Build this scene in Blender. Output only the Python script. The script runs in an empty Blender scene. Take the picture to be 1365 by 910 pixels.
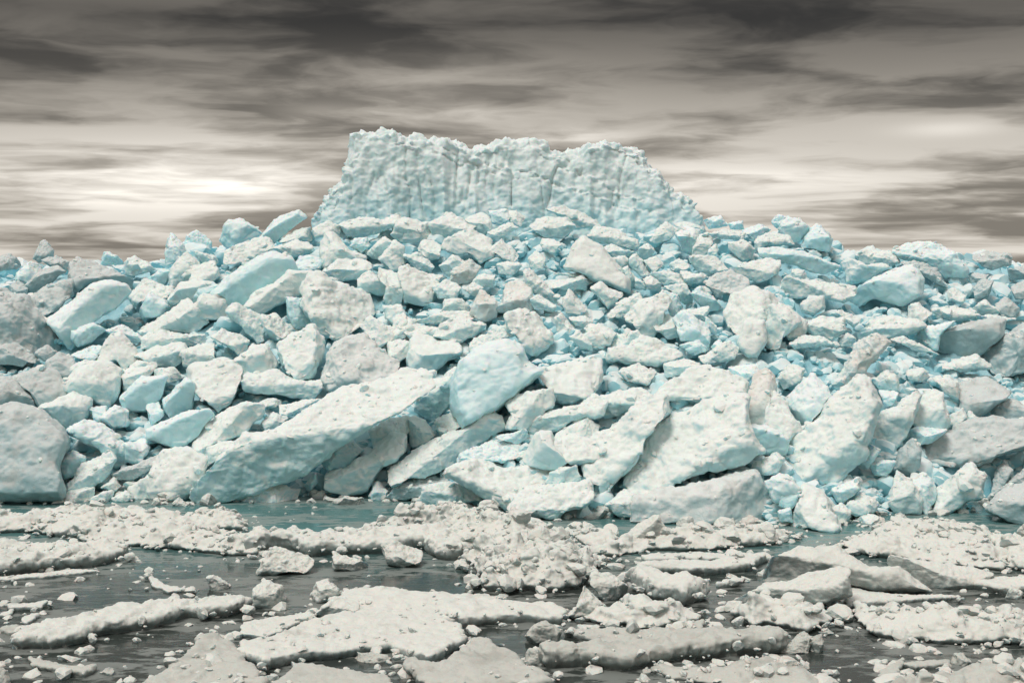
import bpy, math, random
import numpy as np
from mathutils import Vector, Matrix

random.seed(7)
RNG = np.random.default_rng(7)
sc = bpy.context.scene
COL = sc.collection

# ------------------------------------------------------------------ camera --
FPX, CX, CY, HORIZON, CAMH = 1675.0, 682.5, 455.0, 350.0, 8.0     # photograph is 1365 x 910
PITCH = math.atan((CY - HORIZON) / FPX)
cam_d = bpy.data.cameras.new('camera'); cam = bpy.data.objects.new('camera', cam_d); COL.objects.link(cam)
cam_d.sensor_width = 36.0; cam_d.lens = 36.0 * FPX / 1365.0; cam_d.clip_end = 60000; cam_d.clip_start = .1
cam.location = (0, 0, CAMH); cam.rotation_euler = (math.pi / 2 - PITCH, 0, 0)
sc.camera = cam
EYE = np.array([0, 0, CAMH])


def ray(px, py):
    """Direction with unit world Y through a point of the photograph."""
    a, b = (px - CX) / FPX, (CY - py) / FPX
    c, s = math.cos(PITCH), math.sin(PITCH)
    d = np.array([a, c + b * s, b * c - s])
    return d / d[1]


def at(px, py, Y): return EYE + ray(px, py) * Y


def on_level(px, py, z):
    d = ray(px, py)
    return EYE + d * ((z - CAMH) / min(d[2], -1e-3))


# ------------------------------------------------------------------- noise --
PERM = RNG.permutation(256).astype(np.int64); PERM = np.concatenate([PERM, PERM, PERM])
GR = RNG.normal(size=(256, 3)); GR /= np.linalg.norm(GR, axis=1)[:, None]


def perlin(p):
    i = np.floor(p).astype(np.int64); f = p - i; i &= 255
    u = f * f * f * (f * (f * 6 - 15) + 10)
    out = 0
    for dx in (0, 1):
        wx = u[:, 0] if dx else 1 - u[:, 0]
        for dy in (0, 1):
            wy = u[:, 1] if dy else 1 - u[:, 1]
            for dz in (0, 1):
                wz = u[:, 2] if dz else 1 - u[:, 2]
                g = GR[PERM[PERM[PERM[i[:, 0] + dx] + i[:, 1] + dy] + i[:, 2] + dz]]
                out = out + wx * wy * wz * ((f - np.array([dx, dy, dz])) * g).sum(1)
    return out * 1.5


def fbm(p, n=3, gain=.5):
    r, a = 0, 1.0
    for k in range(n):
        r = r + a * perlin(p * 2.03 ** k + 17.3 * k); a *= gain
    return r


def billow(p, n=3):
    r, a = 0, 1.0
    for k in range(n):
        r = r + a * (np.abs(perlin(p * 2.1 ** k + 9.1 * k)) * 2 - .5); a *= .5
    return r


def worley(p):
    """Distance to the nearest and second nearest feature point."""
    i = np.floor(p).astype(np.int64)
    d1 = np.full(len(p), 9.0); d2 = d1.copy()
    for dx in (-1, 0, 1):
        for dy in (-1, 0, 1):
            for dz in (-1, 0, 1):
                c = i + np.array([dx, dy, dz]); m = c & 255
                h = PERM[PERM[PERM[m[:, 0]] + m[:, 1]] + m[:, 2]]
                q = c + .5 + .42 * GR[h]
                d = np.linalg.norm(p - q, axis=1)
                d2 = np.where(d < d1, d1, np.minimum(d2, d)); d1 = np.minimum(d1, d)
    return d1, d2


def shards(p):
    """Broken-rubble relief: every cell is a small tilted face of its own height, with a groove where two cells meet."""
    i = np.floor(p).astype(np.int64)
    d1 = np.full(len(p), 9.0); d2 = d1.copy(); val = np.zeros(len(p))
    for dx in (-1, 0, 1):
        for dy in (-1, 0, 1):
            for dz in (-1, 0, 1):
                m = (i + np.array([dx, dy, dz])); k = m & 255
                h = PERM[PERM[PERM[k[:, 0]] + k[:, 1]] + k[:, 2]]
                w = p - (m + .5 + .42 * GR[h]); d = np.linalg.norm(w, axis=1)
                t = GR[(h * 7 + 13) & 255, 2] * .5 + (w * GR[(h * 3 + 5) & 255]).sum(1) * .9
                near = d < d1
                d2 = np.where(near, d1, np.minimum(d2, d)); d1 = np.minimum(d1, d); val = np.where(near, t, val)
    return val * np.clip((d2 - d1) / .12, 0, 1) - .06 * np.clip(1 - (d2 - d1) / .12, 0, 1)


def unit(v): v = np.asarray(v, float); return v / (np.linalg.norm(v) + 1e-9)


# --------------------------------------------------------------- materials --
def N(nt, kind, **kw):
    n = nt.nodes.new(kind)
    for k, v in kw.items():
        if k in n.inputs: n.inputs[k].default_value = v
        else: setattr(n, k, v)
    return n


def mth(nt, op, a, b=None, clamp=False):
    n = nt.nodes.new('ShaderNodeMath'); n.operation = op; n.use_clamp = clamp
    for i, v in enumerate((a, b)):
        if v is None: continue
        if isinstance(v, (int, float)): n.inputs[i].default_value = v
        else: nt.links.new(v, n.inputs[i])
    return n.outputs[0]


def mix(nt, f, a, b):
    n = nt.nodes.new('ShaderNodeMix'); n.data_type = 'RGBA'
    for s, v in ((n.inputs[0], f), (n.inputs[6], a), (n.inputs[7], b)):
        if isinstance(v, (int, float)): s.default_value = v
        elif isinstance(v, tuple): s.default_value = (*v, 1)
        else: nt.links.new(v, s)
    return n.outputs[2]


def rng_map(nt, v, a, b, c=0.0, d=1.0, smooth=True):
    n = nt.nodes.new('ShaderNodeMapRange'); n.interpolation_type = 'SMOOTHSTEP' if smooth else 'LINEAR'
    nt.links.new(v, n.inputs[0])
    for i, x in enumerate((a, b, c, d)): n.inputs[i + 1].default_value = x
    return n.outputs[0]


def noise(nt, vec, scale, detail=4, rough=.55):
    n = N(nt, 'ShaderNodeTexNoise', Scale=scale, Detail=detail, Roughness=rough)
    nt.links.new(vec, n.inputs['Vector'])
    return n.outputs[0]


def ice_material(name, snow, ice, dirt=None, snow_at=.25, sss=.35, bump=.5, dirt_at=.62, mot=1.0, wide=.38, foot=None, grain=.16):
    """Snow lying on what faces up, bare ice elsewhere; both broken up by noise."""
    m = bpy.data.materials.new(name); m.use_nodes = True; nt = m.node_tree
    bs = nt.nodes['Principled BSDF']
    geo = N(nt, 'ShaderNodeNewGeometry'); pos = geo.outputs['Position']
    sep = N(nt, 'ShaderNodeSeparateXYZ'); nt.links.new(geo.outputs['Normal'], sep.inputs[0])
    info = N(nt, 'ShaderNodeObjectInfo')
    n1, n2, n3 = noise(nt, pos, 1.3, 5, .6), noise(nt, pos, 7, 5, .65), noise(nt, pos, 38, 3, .6)
    up = mth(nt, 'ADD', sep.outputs[2], mth(nt, 'MULTIPLY', mth(nt, 'SUBTRACT', n1, .5), 1.0 * mot))
    up = mth(nt, 'ADD', up, mth(nt, 'MULTIPLY', mth(nt, 'SUBTRACT', n2, .5), .6 * mot))
    up = mth(nt, 'ADD', up, mth(nt, 'MULTIPLY', mth(nt, 'SUBTRACT', info.outputs['Random'], .5), .35))
    f = rng_map(nt, up, snow_at - wide, snow_at + wide)
    deep = tuple(c * k for c, k in zip(ice, (.82, .95, .97)))
    icec = mix(nt, rng_map(nt, n1, .4, .65), ice, deep)
    if foot:                                          # denser blue ice low in the iceberg
        sp = N(nt, 'ShaderNodeSeparateXYZ'); nt.links.new(pos, sp.inputs[0])
        zz = mth(nt, 'ADD', sp.outputs[2], mth(nt, 'MULTIPLY', mth(nt, 'SUBTRACT', noise(nt, pos, .55, 5, .62), .5), -4.5))
        icec = mix(nt, rng_map(nt, zz, 9.6, 12.6, 1, 0), icec, foot)
    c = mix(nt, f, icec, snow)
    if dirt:
        c = mix(nt, mth(nt, 'MULTIPLY', rng_map(nt, n2, dirt_at, dirt_at + .12), .7), c, dirt)
        c = mix(nt, mth(nt, 'MULTIPLY', rng_map(nt, n1, dirt_at - .14, dirt_at + .06), .45), c, dirt)
    # fine grain: a few percent of speckle from pits and rime
    c2 = mix(nt, mth(nt, 'MULTIPLY', rng_map(nt, n3, .56, .72), grain), c, tuple(x * .55 for x in snow))
    nt.links.new(c2, bs.inputs['Base Color'])
    nt.links.new(rng_map(nt, f, 0, 1, .28, .7), bs.inputs['Roughness'])
    bs.inputs['Specular IOR Level'].default_value = .35
    if sss:
        bs.inputs['Subsurface Weight'].default_value = sss
        bs.inputs['Subsurface Radius'].default_value = (.12, .5, .7)
        bs.inputs['Subsurface Scale'].default_value = .22
    h = mth(nt, 'ADD', mth(nt, 'MULTIPLY', n2, .8), mth(nt, 'ADD', mth(nt, 'MULTIPLY', n3, .25), mth(nt, 'MULTIPLY', noise(nt, pos, 17, 4, .65), .5)))
    pit = N(nt, 'ShaderNodeTexVoronoi', Scale=9.0); nt.links.new(pos, pit.inputs['Vector'])
    h = mth(nt, 'ADD', h, mth(nt, 'MULTIPLY', rng_map(nt, pit.outputs['Distance'], .05, .3), .12))
    b = N(nt, 'ShaderNodeBump', Strength=bump, Distance=.14); nt.links.new(h, b.inputs['Height'])
    nt.links.new(b.outputs[0], bs.inputs['Normal'])
    return m


SNOW = (.86, .885, .84)
MAT = {
    'w': ice_material('white_ice', SNOW, (.53, .79, .825), (.64, .645, .60), .02, .4, .35, .68, .45, .50),
    'b': ice_material('blue_ice', (.85, .885, .865), (.52, .78, .815), (.66, .72, .70), .34, .6, .18, .72, .4, .6),
    'g': ice_material('grey_ice', (.66, .685, .665), (.37, .54, .565), (.42, .42, .39), .25, .3, .3, .62, .5, .5),  # mostly side-edge blocks: own grey and dirt, plus vignette dimming in the colour
    's': ice_material('speckled_ice', (.77, .78, .75), (.50, .67, .69), (.47, .47, .44), .25, .3, .35, .62, .5, .5),
    'n': ice_material('stained_ice', (.84, .83, .785), (.58, .72, .73), (.56, .51, .44), .35, .4, .25, .56, .5, .5),
    'berg': ice_material('iceberg_ice', (.87, .895, .87), (.74, .85, .84), (.68, .72, .68), .45, .4, .35, .68, .5, .75, (.50, .76, .80)),
    'floe': ice_material('floe_ice', (.765, .755, .695), (.32, .355, .34), (.46, .44, .39), .22, .35, .35, .68, .6, .45, None, .15),
    'vignetted': ice_material('vignetted_floe_ice', (.60, .59, .535), (.25, .275, .26), (.33, .315, .28), .22, .3, .35, .64, .6, .45, None, .15),  # floe colour with the vignette's darkening painted in, for the lowest rows
    'rubble': ice_material('rubble_ice', (.84, .875, .855), (.38, .71, .78), (.6, .6, .55), .28, .25, .15, .7, .4, .6),  # turquoise gap glow put into the bluer ice colour
    'core': ice_material('core_ice', (.46, .70, .75), (.10, .43, .53), None, .7, .2, .5),  # crevice glow and depth of shade put into the teal base colour
}


def water_material():
    m = bpy.data.materials.new('sea_water'); m.use_nodes = True; nt = m.node_tree
    bs = nt.nodes['Principled BSDF']
    pos = N(nt, 'ShaderNodeNewGeometry').outputs['Position']
    mp = N(nt, 'ShaderNodeMapping'); mp.inputs['Scale'].default_value = (.5, 1.15, 1); nt.links.new(pos, mp.inputs[0])
    st = mp.outputs[0]
    sep = N(nt, 'ShaderNodeSeparateXYZ'); nt.links.new(pos, sep.inputs[0])
    n1 = noise(nt, st, .55, 5, .6); n2 = noise(nt, st, 2.6, 4, .6)
    # meltwater over submerged ice is turquoise close to the pile, open water is grey
    near = rng_map(nt, mth(nt, 'ADD', sep.outputs[1], mth(nt, 'MULTIPLY', mth(nt, 'SUBTRACT', n1, .5), 5)), 30.5, 37)
    c = mix(nt, near, (.043, .051, .046), (.10, .215, .21))
    sl = mth(nt, 'ADD', mth(nt, 'MULTIPLY', n1, .6), mth(nt, 'MULTIPLY', n2, .55))
    slush = rng_map(nt, sl, .55, .63)
    c = mix(nt, mth(nt, 'MULTIPLY', slush, .6), c, (.33, .345, .32))
    nt.links.new(c, bs.inputs['Base Color'])
    nt.links.new(rng_map(nt, slush, 0, 1, .07, .4), bs.inputs['Roughness'])
    bs.inputs['IOR'].default_value = 1.33
    mp2 = N(nt, 'ShaderNodeMapping'); mp2.inputs['Scale'].default_value = (1.2, 2.4, 1); nt.links.new(pos, mp2.inputs[0])
    h = mth(nt, 'ADD', noise(nt, mp2.outputs[0], 1.6, 4, .6), mth(nt, 'MULTIPLY', n2, .5))
    b = N(nt, 'ShaderNodeBump', Strength=.14, Distance=.05); nt.links.new(h, b.inputs['Height'])
    nt.links.new(b.outputs[0], bs.inputs['Normal'])
    return m


# ------------------------------------------------------------------- world --
SUN_EL, SUN_AZ = 60.0, 222.0          # azimuth clockwise from north (+Y): behind the camera, a little to its left


def build_world():
    w = bpy.data.worlds.new('World'); sc.world = w; w.use_nodes = True; nt = w.node_tree
    for n in list(nt.nodes): nt.nodes.remove(n)
    out = N(nt, 'ShaderNodeOutputWorld')
    sky = N(nt, 'ShaderNodeTexSky'); sky.sky_type = 'NISHITA'; sky.sun_disc = False
    sky.sun_elevation = math.radians(SUN_EL); sky.sun_rotation = math.radians(SUN_AZ)
    bg = N(nt, 'ShaderNodeBackground', Strength=.05); nt.links.new(sky.outputs[0], bg.inputs[0])
    d = N(nt, 'ShaderNodeTexCoord').outputs['Generated']
    sep = N(nt, 'ShaderNodeSeparateXYZ'); nt.links.new(d, sep.inputs[0])
    X, Y, Z = sep.outputs
    Zc = mth(nt, 'MAXIMUM', Z, 0.0)
    # the underside of a flat cloud deck: project the view direction on a level plane
    den = mth(nt, 'ADD', Zc, .11)
    cmb = N(nt, 'ShaderNodeCombineXYZ')
    nt.links.new(mth(nt, 'DIVIDE', X, den), cmb.inputs[0]); nt.links.new(mth(nt, 'DIVIDE', Y, den), cmb.inputs[1])
    P = cmb.outputs[0]
    warp = N(nt, 'ShaderNodeTexNoise', Scale=.5, Detail=3.0); nt.links.new(P, warp.inputs['Vector'])
    vm = N(nt, 'ShaderNodeVectorMath', operation='MULTIPLY_ADD'); nt.links.new(warp.outputs['Color'], vm.inputs[0])
    vm.inputs[1].default_value = (.7, .5, 0); nt.links.new(P, vm.inputs[2])
    mp = N(nt, 'ShaderNodeMapping'); mp.inputs['Scale'].default_value = (.85, 1.0, 1); mp.inputs['Location'].default_value = (3.1, 1.7, 0)
    nt.links.new(vm.outputs[0], mp.inputs[0])
    n1 = noise(nt, mp.outputs[0], 1.5, 8, .5); n2 = noise(nt, mp.outputs[0], .55, 4, .5)
    cb = N(nt, 'ShaderNodeCombineXYZ'); azi = mth(nt, 'ARCTAN2', X, Y)
    nt.links.new(mth(nt, 'ADD', mth(nt, 'MULTIPLY', azi, 5.2), 17.9), cb.inputs[0])
    nt.links.new(mth(nt, 'MULTIPLY', mth(nt, 'LOGARITHM', mth(nt, 'ADD', Zc, .08), 2.718), 6.2), cb.inputs[1])
    wv = N(nt, 'ShaderNodeTexNoise', Scale=1.1, Detail=4.0); nt.links.new(cb.outputs[0], wv.inputs['Vector'])
    wm = N(nt, 'ShaderNodeVectorMath', operation='MULTIPLY_ADD'); nt.links.new(wv.outputs['Color'], wm.inputs[0])
    wm.inputs[1].default_value = (1.0, .8, 0); nt.links.new(cb.outputs[0], wm.inputs[2])
    n3 = noise(nt, wm.outputs[0], 1.1, 8, .52)
    cl = mth(nt, 'ADD', mth(nt, 'ADD', mth(nt, 'MULTIPLY', n1, .08), mth(nt, 'MULTIPLY', n2, .28)), mth(nt, 'MULTIPLY', n3, .70))
    dens = rng_map(nt, cl, .44, .625)                                  # 0 thin and bright, 1 thick and dark
    ramp = N(nt, 'ShaderNodeValToRGB'); cr = ramp.color_ramp
    stops = [(0, .46), (.03, .46), (.06, .44), (.10, .33), (.14, .165), (.185, .072), (.25, .17), (.40, .32), (.65, .52), (1, .56)]
    while len(cr.elements) < len(stops): cr.elements.new(.5)
    for e, (p, v) in zip(cr.elements, stops): e.position = p; e.color = (v / 1.2, v / 1.2, v / 1.2, 1)
    nt.links.new(Zc, ramp.inputs[0])
    base = mth(nt, 'MULTIPLY', ramp.outputs[0], 1.2)
    # thin places in the deck where the light comes through
    spots = None
    for px, py, sx, sy, a in ((240, 243, 130, 14, .34), (300, 235, 260, 42, .24), (900, 240, 200, 40, .10), (430, 148, 60, 10, .16), (650, 150, 50, 9, .14), (560, 120, 220, 40, .12),
                              (1265, 172, 60, 10, .14), (1000, 240, 150, 12, .14), (120, 258, 200, 14, .2), (1180, 150, 160, 30, .03), (780, 185, 60, 10, .2)):
        u = unit(ray(px, py)); z0 = float(u[2]); a0 = float(math.atan2(u[0], u[1]))
        az = mth(nt, 'ARCTAN2', X, Y)
        q = mth(nt, 'ADD', mth(nt, 'POWER', mth(nt, 'MULTIPLY', mth(nt, 'ABSOLUTE', mth(nt, 'SUBTRACT', az, a0)), FPX / sx), 2.0),
                mth(nt, 'POWER', mth(nt, 'MULTIPLY', mth(nt, 'ABSOLUTE', mth(nt, 'SUBTRACT', Z, z0)), FPX / sy), 2.0))
        g = mth(nt, 'MULTIPLY', mth(nt, 'EXPONENT', mth(nt, 'MULTIPLY', q, -1.0)), a)
        spots = g if spots is None else mth(nt, 'ADD', spots, g)
    lum = mth(nt, 'MULTIPLY', base, rng_map(nt, dens, 0, 1, 1.4, .40, False))
    lum = mth(nt, 'ADD', lum, mth(nt, 'MULTIPLY', spots, rng_map(nt, dens, 0, 1, 1.25, .75, False)))
    col = mix(nt, rng_map(nt, lum, .05, .8), (1.0, .90, .765), (1.0, .94, .85))
    col = mix(nt, rng_map(nt, Zc, .2, .45), col, (.98, .98, .97))
    bc = N(nt, 'ShaderNodeBackground'); nt.links.new(col, bc.inputs[0]); nt.links.new(lum, bc.inputs[1])
    mx = N(nt, 'ShaderNodeMixShader'); mx.inputs[0].default_value = .96
    nt.links.new(bg.outputs[0], mx.inputs[1]); nt.links.new(bc.outputs[0], mx.inputs[2])
    nt.links.new(mx.outputs[0], out.inputs[0])


build_world()
sun_d = bpy.data.lights.new('sun', 'SUN'); sun_d.energy = 1.5; sun_d.angle = math.radians(20); sun_d.color = (1, .975, .925)
sun = bpy.data.objects.new('sun', sun_d); COL.objects.link(sun)
sd = Vector((math.sin(math.radians(SUN_AZ)) * math.cos(math.radians(SUN_EL)), math.cos(math.radians(SUN_AZ)) * math.cos(math.radians(SUN_EL)), math.sin(math.radians(SUN_EL))))
sun.rotation_euler = sd.to_track_quat('Z', 'Y').to_euler()
sc.view_settings.view_transform = 'Standard'; sc.view_settings.look = 'None'; sc.view_settings.gamma = 1
sc.view_settings.use_curve_mapping = False; sc.view_settings.exposure = 0.30
sc.render.engine = 'CYCLES'
sc.cycles.max_bounces = 10; sc.cycles.diffuse_bounces = 4; sc.cycles.glossy_bounces = 3; sc.cycles.use_denoising = True
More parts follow.
